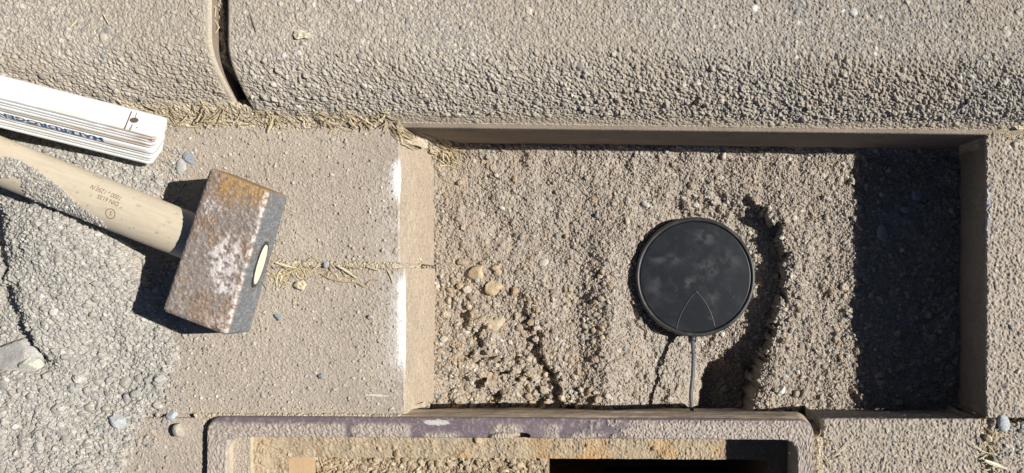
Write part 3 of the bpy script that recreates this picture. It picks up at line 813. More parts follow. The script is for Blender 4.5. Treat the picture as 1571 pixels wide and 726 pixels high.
def leaf(pts, z, tone, label, name='leaf', veins=True, curl=1.2):
    """crumpled leaf: outline in photo pixels at height z"""
    cx = sum(p[0] for p in pts) / len(pts); cy = sum(p[1] for p in pts) / len(pts)
    rings = [1.0, 0.7, 0.4, 0.0]; V = []; n = len(pts)
    rr = random.Random(int(cx))
    top = []; 
    for k, r in enumerate(rings):
        m = n if r > 0 else 1
        for i in range(m):
            x = cx + (pts[i][0] - cx) * r; y = cy + (pts[i][1] - cy) * r
            top.append(tuple(P(x, y, z + curl * rr.random() + (0.4 if r < 1 else 0))))
    V = np.array(top); nb = len(V)
    V2 = V.copy(); V2[:, 2] -= 0.0003
    F = []
    for k in range(len(rings) - 2):
        for i in range(n):
            a, b = k * n + i, k * n + (i + 1) % n
            F.append((a, b, b + n, a + n))
    c = nb - 1
    for i in range(n): F.append(((len(rings) - 2) * n + i, (len(rings) - 2) * n + (i + 1) % n, c))
    F2 = [tuple(j + nb for j in q[::-1]) for q in F]
    S = [(i, i + nb, (i + 1) % n + nb, (i + 1) % n) for i in range(n)]
    A = F + F2 + S
    col = np.array(tone)[None] * np.array([[0.85 + 0.3 * rr.random()] for _ in range(nb)])
    o = make_mesh(name, np.concatenate([V, V2]), [i for q in A for i in q], [len(q) for q in A], M_STRAW, None, np.concatenate([col, col]))
    return tag(o, label, 'leaf')
leaf([(450, 54), (452, 47), (460, 45), (467, 49), (475, 50), (481, 56), (474, 60), (465, 58), (457, 60), (454, 60)], 34.2, (.66, .60, .44), 'crumpled pale leaf scrap on top of the right kerb stone', curl=1.6)
leaf([(1551, 180), (1557, 185), (1562, 184), (1571, 181), (1590, 178), (1592, 188), (1580, 197), (1562, 199), (1555, 193)], 3.5, (.68, .6, .4), 'curled yellow leaf at the right picture edge below the kerb', curl=2.2)
leaf([(455, 432), (465, 430), (470, 436), (466, 446), (456, 443), (450, 438)], 2.2, (.58, .5, .34), 'small buff leaf scrap in the lower straw tuft', curl=1.0)

# ------------------------------------------------------------------ rounded box mapped to eight corners
def round_box(corners, n, r, sizes):
    """corners: 8 points [x][y][z] order index = 4*ix+2*iy+iz ; n cells per axis; r radius; sizes real lengths"""
    V = []; F = []; L = np.array(sizes)
    corners = np.array([list(c) for c in corners]).reshape(2, 2, 2, 3)
    def face(ax, side):
        a, b = [k for k in range(3) if k != ax]
        u = np.linspace(0, 1, n[a] + 1); v = np.linspace(0, 1, n[b] + 1)
        A, B = np.meshgrid(u, v, indexing='ij')
        p = np.zeros(A.shape + (3,)); p[..., a] = A * L[a]; p[..., b] = B * L[b]; p[..., ax] = side * L[ax]
        q = np.clip(p, r, L - r); d = p - q; m = np.linalg.norm(d, axis=-1, keepdims=True)
        p = q + d / np.maximum(m, 1e-9) * np.minimum(m, r)
        p = np.where(m > 1e-9, q + d / np.maximum(m, 1e-9) * r, p)
        idx = sum(len(x) for x in V)
        V.append(p.reshape(-1, 3))
        na, nb = A.shape
        I, J = np.meshgrid(np.arange(na - 1), np.arange(nb - 1), indexing='ij')
        f = np.stack([I * nb + J, (I + 1) * nb + J, (I + 1) * nb + J + 1, I * nb + J + 1], -1).reshape(-1, 4) + idx
        flip = (side == 1) == (ax == 1)
        F.append(f[:, ::-1] if flip else f)
    for ax in range(3):
        for s in (0, 1): face(ax, s)
    P_ = np.concatenate(V); t = P_ / L
    out = np.zeros_like(P_)
    for ix in (0, 1):
        for iy in (0, 1):
            for iz in (0, 1):
                w = (t[:, 0] if ix else 1 - t[:, 0]) * (t[:, 1] if iy else 1 - t[:, 1]) * (t[:, 2] if iz else 1 - t[:, 2])
                out += w[:, None] * corners[ix, iy, iz]
    # weld duplicates
    key = np.round(out * 1e6).astype(np.int64)
    _, first, inv = np.unique(key, axis=0, return_index=True, return_inverse=True)
    inv = inv.ravel()
    F_ = inv[np.concatenate(F)]
    return out[first], F_, t[first], P_[first]

# ------------------------------------------------------------------ hammer
ham = empty('hammer', tuple(P(330, 400, 3)), 'club hammer with rusty white smeared steel head and pale wooden handle lying on gravel', 'hammer')
zt, zb = 44.0, 5.0
A, B, Cc, D = (322, 256), (414, 293), (348, 516), (247, 477)
T = [P(A[0], A[1], zt), P(B[0], B[1], zt), P(Cc[0], Cc[1], zt), P(D[0], D[1], zt)]
bB, bC = P(443, 301, zb), P(384, 512, zb)
wv = (T[1] - T[0] + T[2] - T[3]) / 2; wv.z = 0
bA = bB - wv * 0.97; bD = bC - wv * 0.97
# axes: x = from left face to eye face, y = along the head, z = up
cor = [bA, T[0], bD, T[3], bB, T[1], bC, T[2]]
hs = (wv.length, (T[3] - T[0]).length, 0.039)
V, F, t, pl = round_box(cor, (70, 160, 70), 0.0028, hs)
tx, ty, tz = t[:, 0], t[:, 1], t[:, 2]
px, py = tx * 37, ty * 88     # mm on the top face
q1, q2 = px * 10 + tz * 150, py * 10
n1 = fbm(q1, q2, 90, 701, 5); n2 = fbm(q1, q2, 22, 702, 4); n3 = fbm(q1, q2, 8, 703, 3)
brown = np.array((0.235, 0.165, 0.115)); grey = np.array((0.235, 0.21, 0.19)); orange = np.array((0.36, 0.215, 0.075)); white = np.array((0.58, 0.53, 0.51)); blue = np.array((0.15, 0.175, 0.20)); dk = np.array((0.15, 0.115, 0.09))
def mixc(c, d, m): return c * (1 - m[:, None]) + d * m[:, None]
c = np.repeat(brown[None], len(V), 0)
c = mixc(c, grey, sstep(.42, .62, n1) * .9)
c = mixc(c, np.array((0.29, 0.185, 0.115)), sstep(.5, .7, n2) * .4)
c = mixc(c, np.array((0.34, 0.30, 0.27)), sstep(.56, .7, n3) * .4)
om = sstep(21, 7, py + 10 * (n1 - .5)) * sstep(.36, .5, n2 + .05) * sstep(5, 11, px)
c = mixc(c, orange, om * .9)
wm = sstep(1, 0, ((px - 24) / 10) ** 2 + ((py - 47) / 17) ** 2 - 1.5 * (n2 - .45)) * sstep(.36, .46, n3 * .55 + n2 * .5)
wm = np.maximum(wm, sstep(1, 0, ((px - 28) / 8) ** 2 + ((py - 60) / 8) ** 2 - 1.4 * (n2 - .45)) * sstep(.38, .46, n3 * .6 + n2 * .45))
wm = np.maximum(wm, 0.8 * sstep(0.2, 0, ((px - 6) / 12) ** 2 + ((py - 22) / 9) ** 2 - 1.1 * (n2 - .4)) * sstep(.47, .56, n3))
wm = np.maximum(wm, 0.75 * sstep(31, 36, px) * sstep(.46, .56, n3 * .5 + n2 * .5))
wm = np.maximum(wm, 0.6 * sstep(72, 84, py) * sstep(18, 30, px) * sstep(.45, .56, n2 * .5 + n3 * .5))
wm = np.maximum(wm, 0.25 * sstep(.58, .68, n3))
c = mixc(c, white, wm * (tz > .97))
em = (tx > .965).astype(float) * (1 - sstep(.90, .99, tz))       # bare steel on the eye face
c = mixc(c, blue * 1.0, em * .85)
c = mixc(c, np.array((0.30, 0.32, 0.33)), em * sstep(.52, .66, n3) * .6)
c = mixc(c, np.array((0.62, 0.60, 0.57)), sstep(.965, .975, tx) * sstep(.95, .97, tz) * sstep(.35, .6, n2) * .4)
c = mixc(c, dk, sstep(.40, .30, n2) * .5)
# pitting
nrm = np.zeros_like(V)
ctr = V.mean(0)
V2 = V.copy()
V2[:, 2] += np.where(tz > .97, ((n2 - .5) * 0.0008 + (n3 - .5) * 0.0008 + wm * 0.00025), 0)
wn_ = np.array(wv.normalized())
V2 += np.where((tx > .97) & (tz < .97), (n2 - .5) * 0.0006 + (n3 - .5) * .0005, 0)[:, None] * wn_[None]
V2 += np.where(tx < .03, (n2 - .5) * 0.0006, 0)[:, None] * wn_[None]
head = make_mesh('head', V2, F.ravel(), np.full(len(F), 4), M_STEEL, ham, c, smooth=True)

# handle: an oval stem along the head's short axis
ax_h = Vector((wv.x, wv.y, 0)).normalized()
side_h = Vector((-ax_h.y, ax_h.x, 0))                # towards the top of the picture
eye = P(398, 405, 24)
mid = (bB + bC + T[1] + T[2]) / 4
eye_c = mid + side_h * 0.0 + ax_h * 0.0
eye_c.z = 0.0235
p_left = P(0, 245, 24)
hd = (P(281, 356, 24) - p_left); hd.z = 0; hd.normalize()
def handle_axis(s):
    """s metres back from the eye face"""
    return eye_c - ax_h * s if False else Vector((eye_c.x, eye_c.y, eye_c.z)) - hd * s
nS, nA = 420, 72
ss = np.concatenate([[0.004], np.linspace(0.0045, 0.262, nS - 1)])
aa = np.linspace(0, 2 * np.pi, nA, endpoint=False)
hw = np.interp(ss, [-.01, 0.0, 0.036, 0.042, 0.06, 0.16, 0.23, 0.262], [12.5, 12.8, 12.8, 13.6, 13.9, 13.9, 14.5, 14.2]) / 1000
hh = np.interp(ss, [-.01, 0.0, 0.036, 0.042, 0.06, 0.16, 0.23, 0.262], [9.2, 9.4, 9.4, 10.6, 11.0, 11.0, 11.5, 11]) / 1000
hw[0] *= .8; hh[0] *= .8; hw[-1] *= .7; hh[-1] *= .7
zc = np.interp(ss, [0, .04, .26], [0.0, 0.0, -0.002])
sh = Vector((-hd.y, hd.x, 0))
V = []
for i, s in enumerate(ss):
    o = handle_axis(s)
    for a in aa:
        V.append((o.x + sh.x * hw[i] * math.cos(a), o.y + sh.y * hw[i] * math.cos(a), o.z + zc[i] + hh[i] * math.sin(a)))
V = np.array(V); S2, A2 = np.meshgrid(ss * 1000, aa, indexing='ij')
acr = np.cos(A2) * 14
g = fbm(S2 * 1.2 + 30 * np.sin(acr * .05), acr * 14 + 2 * np.sin(S2 / 40), 12, 721, 4)
sp = vnoise(S2 * 1.5, acr * 22, 4.0, 722)
hc = np.array((0.62, 0.535, 0.40))[None, None] * (0.88 + 0.24 * g[..., None])
hc = hc * (1 - 0.35 * sstep(.86, .95, sp)[..., None])
hc = hc * (1 - 0.10 * fbm(S2, acr * 5, 60, 723)[..., None])
hc[:3] = np.array((0.74, 0.67, 0.5))
I, J = np.meshgrid(np.arange(nS - 1), np.arange(nA), indexing='ij')
f = np.stack([I * nA + J, I * nA + (J + 1) % nA, (I + 1) * nA + (J + 1) % nA, (I + 1) * nA + J], -1).reshape(-1, 4)
flat = list(f.ravel()) + list(range(nA))[::-1] + list(range((nS - 1) * nA, nS * nA))
handle = make_mesh('handle', V, flat, [4] * len(f) + [nA, nA], M_WOOD, ham, hc.reshape(-1, 3), smooth=True)

# dark gap around the tenon in the eye
def ring_mesh(name, parent, mat, tone, c0, ex, ey, a1, b1, a2, b2, nrm_, lift):
    V = []; n = 64
    for k in range(n):
        t_ = 2 * math.pi * k / n
        for (a_, b_) in ((a1, b1), (a2, b2)):
            p = c0 + ex * math.cos(t_) * a_ + ey * math.sin(t_) * b_ + nrm_ * lift
            V.append(tuple(p))
    F = [(2 * k, 2 * k + 1, 2 * ((k + 1) % n) + 1, 2 * ((k + 1) % n)) for k in range(n)]
    return make_mesh(name, np.array(V), [i for q in F for i in q], [4] * n, mat, parent, np.tile(np.array(tone)[None], (len(V), 1)))
ln = (T[2] - T[1]); ln.z = 0; ln.normalize()
upv = ((T[1] + T[2]) / 2 - (bB + bC) / 2).normalized()
fn = ln.cross(upv).normalized()
if fn.dot(hd) < 0: fn = -fn
ring_mesh('eye_ring', ham, M_STEEL, (0.06, 0.055, 0.05), mid + fn * 0.00075 - upv * 0.0002, ln, upv, 0.0124, 0.0060, 0.0142, 0.0080, fn, 0)
V = []; n = 48; F = []
for k in range(n):
    t_ = 2 * math.pi * k / n
    V.append(tuple(mid + fn * 0.0011 + ln * math.cos(t_) * .0119 + upv * math.sin(t_) * .0056))
for k in range(n):
    t_ = 2 * math.pi * k / n
    V.append(tuple(mid - fn * 0.002 + ln * math.cos(t_) * .0126 + upv * math.sin(t_) * .0062))
F = [(k, k + n, (k + 1) % n + n, (k + 1) % n) for k in range(n)]
fi = [i for q in F for i in q] + list(range(n))
make_mesh('tenon_end', np.array(V), fi, [4] * n + [n], M_WOOD, ham, np.tile(np.array((0.80, 0.74, 0.58))[None], (len(V), 1)))

# text helper -------------------------------------------------------
def text_mesh(txt, size, extrude=0.0, squeeze=1.0, bold=0.0):
    cu = bpy.data.curves.new('t', 'FONT'); cu.body = txt; cu.size = size; cu.resolution_u = 3; cu.offset = bold
    ob = bpy.data.objects.new('t', cu); COL.objects.link(ob)
    dg = bpy.context.evaluated_depsgraph_get(); dg.update()
    me = ob.evaluated_get(dg).to_mesh()
    V = [tuple(v.co) for v in me.vertices]; F = [tuple(p.vertices) for p in me.polygons]
    ob.evaluated_get(dg).to_mesh_clear()
    bpy.data.objects.remove(ob); bpy.data.curves.remove(cu)
    return [(x * squeeze, y) for x, y, z in V], F

def on_handle(s, w, lift=0.00008):
    """s metres from the eye face back, w metres across (+ = up the picture); on the upper surface"""
    o = handle_axis(s)
    a = max(-.98, min(.98, w / float(np.interp(s, ss, hw))))
    z = o.z + float(np.interp(s, ss, zc)) + float(np.interp(s, ss, hh)) * math.sqrt(1 - a * a)
    return (o.x + sh.x * w, o.y + sh.y * w, z + lift)
def handle_text(txt, size, s0, w0, squeeze=1.0, name='printed_text'):
    # reads upside down in the photograph: starts at the head end and runs back along the handle
    V, F = text_mesh(txt, size, squeeze=squeeze)
    pts = np.array([on_handle(s0 + x, w0 - y) for x, y in V])
    return make_mesh(name, pts, [i for q in F for i in q], [len(q) for q in F], M_INK_BRN, ham)
s_at = lambda px_, py_: (Vector((eye_c.x, eye_c.y, 0)) - Vector((P(px_, py_, 34).x, P(px_, py_, 34).y, 0))).dot(Vector((hd.x, hd.y, 0)))
w_at = lambda px_, py_: (Vector((P(px_, py_, 34).x, P(px_, py_, 34).y, 0)) - Vector((eye_c.x, eye_c.y, 0))).dot(sh)
handle_text('1000 - 1250 N', 0.0036, s_at(186, 300), w_at(186, 302), 0.9)
handle_text('DIN 6135', 0.0036, s_at(183, 310), w_at(183, 311), 0.9)
# round stamp mark
def stamp_ring(px_, py_, r1, r2):
    s0, w0 = s_at(px_, py_), w_at(px_, py_); V = []; n = 28
    for k in range(n):
        t_ = 2 * math.pi * k / n
        for r_ in (r1, r2): V.append(on_handle(s0 + r_ * math.cos(t_), w0 + r_ * math.sin(t_)))
    F = [(2 * k, 2 * k + 1, 2 * ((k + 1) % n) + 1, 2 * ((k + 1) % n)) for k in range(n)]
    return make_mesh('stamp_mark', np.array(V), [i for q in F for i in q], [4] * n, M_INK_BRN, ham)
stamp_ring(169, 328, 0.0026, 0.0030)
handle_text('S', 0.0036, s_at(172, 327), w_at(172, 325), 0.9, 'stamp_mark')

# gravel lying on the handle
rr = np.random.default_rng(77)
def on_wood(x, y):
    m = M3(x, y, 0); d = Vector((m[0] - eye_c.x, m[1] - eye_c.y, 0)); s = -d.dot(hd); w = d.dot(sh)
    if abs(w) > 0.0125 or s < 0.05: return None
    # only the buried part: lower edge and the tongue at the left
    xi, yi = CX + (x - CX) * 1.065, CY + (y - CY) * 1.065
    up = np.interp(xi, [-80, 0, 40, 90, 130, 170], [215, 238, 250, 283, 318, 356]) + 7 * (float(vnoise(np.array(xi), np.array(yi), 12, 5)) - .5)
    if yi < up: return None
    if xi < 36 and yi > 272 + 8 * (float(vnoise(np.array(xi), np.array(yi), 8, 6)) - .5): return None
    return on_handle(s, w)[2] * 1000
scatter('grit', 11000, 1.2, 3.4, (-60, 225, 210, 380), lambda x, y: 1.0, GSTONES, M_GRAV, 506, on_wood, 'grey grit lying across the hammer handle', 'grit', 2.2, sink=0.2)

# ------------------------------------------------------------------ folding rule
TH = math.radians(42)
ridge = P(238, 210, 30)                            # near right corner of the top face
ru = (ridge - P(0, 150, 43)).normalized()          # along the rule, towards its right end
rv = Vector((ru.y, -ru.x, 0)).normalized()
zv = rv.cross(ru).normalized()
if zv.z < 0: zv = -zv
vt = rv * math.cos(TH) + zv * math.sin(TH)         # across the top face, towards the reader
nt_ = zv * math.cos(TH) - rv * math.sin(TH)        # normal of the top face
RWID, RTH, RLEN, NL = 0.0178, 0.0255, 0.236, 10
rule = empty('folding_rule', tuple(P(100, 190, 5)), 'folded white wooden folding rule with blue print lying above the hammer handle', 'folding rule')
def RP(a, b, cdn):
    """a back from the right end, b across from the ridge (towards the kerb), cdn down the stack"""
    return ridge - ru * a - vt * b - nt_ * cdn
ths = [2.9, 2.8, 2.7, 3.0, 2.7, 5.6, 2.6, 2.9, 2.8, 3.0]
ths = [x * RTH * 1000 / sum(ths) / 1000 for x in ths]
ofs = [0, 0.0007, 0.0003, 0.0011, 0.0005, 0.0013, 0.0004, 0.0010, 0.0002, 0.0008]
acc = 0
lath_face = []
for k in range(NL):
    th = ths[k]; gap = 0.00030
    o0 = ofs[k] * 0.3; e0 = [0, -.0008, .0006, -.0004, .001, -.0006, .0005, 0, .0008, -.0003][k] * .2 + .00062 * k
    c0, c1 = acc, acc + th - gap
    cor = []
    for a_ in (RLEN, e0):
        for b_ in (RWID, -0.0 + o0 * -1 + 0.0004):
            for c_ in (c1, c0):
                cor.append(RP(a_, b_, c_))
    V, F, t, pl = round_box(cor, (90, 12, 4), 0.00055, (RLEN, RWID, th))
    dd = np.maximum(0, 0.0030 - np.minimum(t[:, 1], 1 - t[:, 1]) * RWID)
    V = V - np.array(ru)[None] * ((0.0030 - np.sqrt(0.0030 ** 2 - dd ** 2)) * (t[:, 0] > .5))[:, None]
    X_, Y_ = t[:, 0] * 900, t[:, 1] * 60 + t[:, 2] * 20
    n_ = fbm(X_, Y_, 40, 800 + k, 4)
    base = np.array((0.80, 0.80, 0.79))
    c = np.repeat(base[None], len(V), 0)
    sidem = (t[:, 1] > .9)
    wornt = [(0.62, 0.60, 0.55), (0.62, 0.56, 0.48), (0.72, 0.72, 0.68), (0.70, 0.68, 0.62), (0.50, 0.40, 0.31), (0.80, 0.81, 0.82), (0.62, 0.56, 0.47), (0.74, 0.76, 0.70), (0.70, 0.73, 0.68), (0.76, 0.78, 0.76)][k]
    m = sidem * sstep(.46 if k != 4 else .30, .58 if k != 4 else .42, n_) * (0.85 if k != 5 else 0.1)
    c = mixc(c, np.array(wornt), m)
    c = mixc(c, np.array((0.42, 0.33, 0.25)), sidem * sstep(.93, 1.0, t[:, 0]) * sstep(.4, .6, n_) * (k in (1, 2, 3, 6, 8)) * .7)
    lath = make_mesh('lath', V, F.ravel(), np.full(len(F), 4), M_WHITE, rule, c, smooth=True)
    lath_face.append((c0, c1))
    acc += th
# dark core seen in the gaps between laths
def rp_box(name, a0, a1, b0, b1, c0, c1, mat, parent, tone):
    cor = [RP(a, b, c) for a in (a1, a0) for b in (b1, b0) for c in (c1, c0)]
    V, F, t, pl = round_box(cor, (2, 2, 2), 0.0002, (abs(a1 - a0), abs(b1 - b0), abs(c1 - c0)))
    return make_mesh(name, V, F.ravel(), np.full(len(F), 4), mat, parent, np.tile(np.array(tone)[None], (len(V), 1)))
rp_box('hinge_core', 0.009, RLEN - .003, 0.0012, RWID - .0012, 0.0006, RTH - .0006, M_RIVET, rule, (0.1, 0.08, 0.06))
# rivet and hinge plate lines on the top face
def disc(name, c, r, h, mat, parent, tone, n=24):
    e1 = ru; e2 = vt; V = []
    for (rr_, hh_) in ((r, -0.0002), (r, h * .7), (r * .8, h)):
        for k in range(n):
            a = 2 * math.pi * k / n; V.append(tuple(c + e1 * rr_ * math.cos(a) + e2 * rr_ * math.sin(a) + nt_ * hh_))
    F = [(q * n + k, q * n + (k + 1) % n, (q + 1) * n + (k + 1) % n, (q + 1) * n + k) for q in range(2) for k in range(n)]
    flat = [i for q in F for i in q] + [2 * n + k for k in range(n)]
    return make_mesh(name, np.array(V), flat, [4] * len(F) + [n], mat, parent, np.tile(np.array(tone)[None], (len(V), 1)))
def rule_pt(px_, py_):
    """photo pixel on the top face -> (a, b)"""
    C0 = Vector((0, 0, H / 1000)); d = P(px_, py_, 0) - C0
    t_ = (ridge - C0).dot(nt_) / d.dot(nt_); X_ = C0 + d * t_ - ridge
    return -X_.dot(ru), -X_.dot(vt)
a_, b_ = rule_pt(206, 185)
disc('rivet', RP(a_, b_, 0), 0.0022, 0.0005, M_RIVET, rule, (0.3, 0.25, 0.2))
def top_line(p0, p1, w, mat=M_INK_BRN, name='hinge_line'):
    a0, b0 = rule_pt(*p0); a1, b1 = rule_pt(*p1)
    q0, q1 = RP(a0, b0, -0.00006), RP(a1, b1, -0.00006); d = (q1 - q0).normalized(); s = d.cross(nt_) * w / 2
    V = [tuple(q0 + s), tuple(q1 + s), tuple(q1 - s), tuple(q0 - s)]
    return make_mesh(name, np.array(V), [0, 1, 2, 3], [4], mat, rule)
top_line((202, 171), (191, 198), 0.0007)
top_line((210, 173), (207, 181), 0.0004)
top_line((203, 191), (199, 200), 0.0006)
a_, b_ = rule_pt(210, 196)
disc('red_dot', RP(a_, b_, 0), 0.0005, 0.00008, M_RED, rule, (0.5, 0.1, 0.1), 10)
# print on the broad lath in the stack
c0, c1 = lath_face[5]
def side_text(txt, size, a0, cc, squeeze, bold=0.0, name='printed_text', mat=M_INK_BLUE):
    V, F = text_mesh(txt, size, squeeze=squeeze, bold=bold)
    # upside down, starting at the right end
    out = []
    for x, y in V:
        p = RP(a0 + x, 0, cc + y) + vt * (ofs[5] * 0.3 - 0.0004 + 0.00012)
        out.append(tuple(p))
    return make_mesh(name, np.array(out), [i for q in F for i in q], [len(q) for q in F], mat, rule)
side_text('MALERDROGEN', 0.0036, 0.0305, c0 + 0.0002, 2.25, 0.00012)
side_text('- - - — — — — — · - — -', 0.0040, 0.0305, c0 + 0.0020, 1.6, 0.00010)
a_, b_ = 0.0022, 0
p = RP(0.0022, 0, 0.0036)
V = []
for k in range(20):
    a = 2 * math.pi * k / 20
    for r_ in (0.6, 1.0): V.append(tuple(p + ru * .0016 * r_ * math.cos(a) + nt_ * .0009 * r_ * math.sin(a) + vt * 0.0001))
F = [(2 * k, 2 * k + 1, 2 * ((k + 1) % 20) + 1, 2 * ((k + 1) % 20)) for k in range(20)]
make_mesh('red_mark', np.array(V), [i for q in F for i in q], [4] * 20, M_RED, rule)

# ------------------------------------------------------------------ black disc with cable
ZD = -52.5
dcx, dcy = W(1067, 425, ZD)
RD = 91.5 / (H / (H - ZD))       # radius in plane px
snr = empty('round_sensor', M3(dcx, dcy, -68), 'round black plastic disc sensor with grey cable half sunk in the sand', 'sensor')
def lathe(name, prof, mat, parent, tonef, n=160, tilt=(0.0, 0.0), cap=True):
    V = []; T_ = []
    for (r, z) in prof:
        for k in range(n):
            a = 2 * math.pi * k / n
            x = r * math.cos(a); y = r * math.sin(a)
            V.append(M3(dcx + x, dcy + y, z + tilt[0] * x + tilt[1] * y)); T_.append((x, y, z))
    F = [(q * n + k, q * n + (k + 1) % n, (q + 1) * n + (k + 1) % n, (q + 1) * n + k) for q in range(len(prof) - 1) for k in range(n)]
    flat = [i for q in F for i in q]; sz = [4] * len(F)
    T_ = np.array(T_)
    return make_mesh(name, np.array(V), flat, sz, mat, parent, tonef(T_[:, 0], T_[:, 1], T_[:, 2]), smooth=True)
TL = (0.006, 0.004)
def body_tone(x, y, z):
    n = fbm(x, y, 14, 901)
    d = sstep(.5, .75, n) * .35 + 0.2 + 0.55 * (x > 0.55 * RD) * sstep(.6, .9, (x * .9 + y * .3) / RD) * (np.hypot(x, y) > RD - 3.2)  # last term paints the bright highlight of the right rim into the tone
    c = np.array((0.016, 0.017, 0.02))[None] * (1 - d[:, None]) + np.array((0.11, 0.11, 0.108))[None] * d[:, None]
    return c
prof = [(RD + 1.5, ZD - 20), (RD + 1.5, ZD - 6), (RD + 1.2, ZD - 4), (RD - 0.4, ZD - 3), (RD - .6, ZD - 1.2), (RD - 1.4, ZD - 0.2), (RD - 2.6, ZD), (RD - 4.5, ZD - 0.1), (RD - 5.6, ZD - .5), (RD - 6.4, ZD - 1.5), (RD - 7, ZD - 2.4)]
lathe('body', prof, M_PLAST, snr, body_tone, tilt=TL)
def lid_tone(x, y, z):
    n = fbm(x, y, 30, 902, 5); m = fbm(x + 200, y, 10, 903, 4)
    sm = lambda cx, cy, rx, ry, a: a * np.exp(-((x - cx) / rx) ** 2 - ((y - cy) / ry) ** 2)
    d = 0.03 + 0.09 * sstep(.5, .8, n) + 0.05 * sstep(.5, .75, m)
    d = d + sstep(.35, .6, m) * (sm(-52, -30, 22, 8, .5) + sm(15, -66, 18, 12, .45) + sm(20, -12, 16, 14, .5) + sm(-14, 10, 20, 10, .4) + sm(56, -28, 22, 14, .35) + sm(28, 40, 10, 16, .4) + sm(-68, 16, 12, 18, .35))
    d = np.clip(d * .95 * (.6 + .8 * vnoise(x * .5 + y * .5, (y - x * .6) * 3, 9, 907)) + .5 * (vnoise(x * .35 + y, y * 6, 3, 905) > .985) * sstep(.5, .6, n) + .4 * (vnoise(x, y, 2.2, 906) > .97), 0, .9)[:, None]
    return np.array((0.008, 0.011, 0.016))[None] * (1 - d) + np.array((0.115, 0.115, 0.115))[None] * d
prof = [(r, ZD - 1.3 + 0.9 * math.cos(r / RD * 1.3) - .9 * math.cos(1.3)) for r in np.linspace(RD - 7.2, 0.01, 60)]
prof = [(RD - 7.0, ZD - 2.4)] + prof
lathe('lid', prof, M_PLAST, snr, lid_tone, tilt=TL)
def lid_z(x, y):
    r = math.hypot(x, y); return ZD - 1.3 + 0.9 * math.cos(r / RD * 1.3) - .9 * math.cos(1.3) + TL[0] * x + TL[1] * y
# wedge shaped flap outlined by two curved ribs
s_ = (H - ZD) / H
apex = ((1069 - 1068) * s_, (447 - 425) * s_); lft = ((1038 - 1068) * s_, (508 - 425) * s_); rgt = ((1098 - 1068) * s_, (503 - 425) * s_)
def qb(p0, p1, bulge, n=14):
    mx, my = (p0[0] + p1[0]) / 2, (p0[1] + p1[1]) / 2
    dx, dy = p1[0] - p0[0], p1[1] - p0[1]; L = math.hypot(dx, dy)
    c = (mx - dy / L * bulge, my + dx / L * bulge)
    return [((1 - t) ** 2 * p0[0] + 2 * t * (1 - t) * c[0] + t * t * p1[0], (1 - t) ** 2 * p0[1] + 2 * t * (1 - t) * c[1] + t * t * p1[1]) for t in [k / n for k in range(n + 1)]]
def tube(name, pts, r, mat, parent, tone, n=10):
    pts = [Vector(p) for p in pts]; V = []
    for i, p in enumerate(pts):
        t = (pts[min(i + 1, len(pts) - 1)] - pts[max(i - 1, 0)]).normalized()
        s = t.cross(Vector((0, 0, 1))).normalized(); u = s.cross(t)
        for k in range(n):
            a = 2 * math.pi * k / n; V.append(tuple(p + s * r * math.cos(a) + u * r * math.sin(a)))
    F = [(q * n + k, q * n + (k + 1) % n, (q + 1) * n + (k + 1) % n, (q + 1) * n + k) for q in range(len(pts) - 1) for k in range(n)]
    flat = [i for q in F for i in q] + list(range(n)) + [(len(pts) - 1) * n + k for k in range(n)]
    return make_mesh(name, np.array(V), flat, [4] * len(F) + [n, n], mat, parent, np.tile(np.array(tone)[None], (len(V), 1)), smooth=True)
Lc = qb(apex, lft, 11); Rc = qb(apex, rgt, -11)
for nm, cv in (('seam', Lc), ('seam', Rc)):
    tube(nm, [M3(dcx + x, dcy + y, lid_z(x, y) + 0.15) for x, y in cv], 0.00035, M_PLAST, snr, (0.055, 0.06, 0.068))
V = []; F = []
for (l, r) in zip(Lc, Rc):
    for k in range(7):
        t = k / 6; x = l[0] + (r[0] - l[0]) * t; y = l[1] + (r[1] - l[1]) * t
        V.append(M3(dcx + x, dcy + y, lid_z(x, y) + 0.25))
for i in range(len(Lc) - 1):
    for k in range(6): F.append((i * 7 + k, i * 7 + k + 1, (i + 1) * 7 + k + 1, (i + 1) * 7 + k))
VV = np.array(V); xx = VV[:, 0] / U + CX - dcx; yy = -(VV[:, 1] / U) + CY - dcy
make_mesh('cable_flap', VV, [i for q in F for i in q], [4] * len(F), M_PLAST, snr, lid_tone(xx, yy, xx) * .9, smooth=True)
# cable leaving towards the iron frame
cpts = [(1062, 506, -60), (1062, 520, -57), (1064, 545, -52), (1063, 575, -48), (1060, 605, -45), (1061, 626, -43), (1062, 645, -42)]
cp3 = []
for i in range(len(cpts) - 1):
    for k in range(6):
        t = k / 6; a, b = cpts[i], cpts[i + 1]; t2 = t
        cp3.append(tuple(P(a[0] + (b[0] - a[0]) * t2, a[1] + (b[1] - a[1]) * t2, a[2] + (b[2] - a[2]) * t2)))
tube('cable', cp3, 0.00135, M_CABLE, snr, (0.2, 0.2, 0.2), 12)
tube('cable_gland', cp3[:8], 0.0028, M_PLAST, snr, (0.03, 0.03, 0.033), 14)

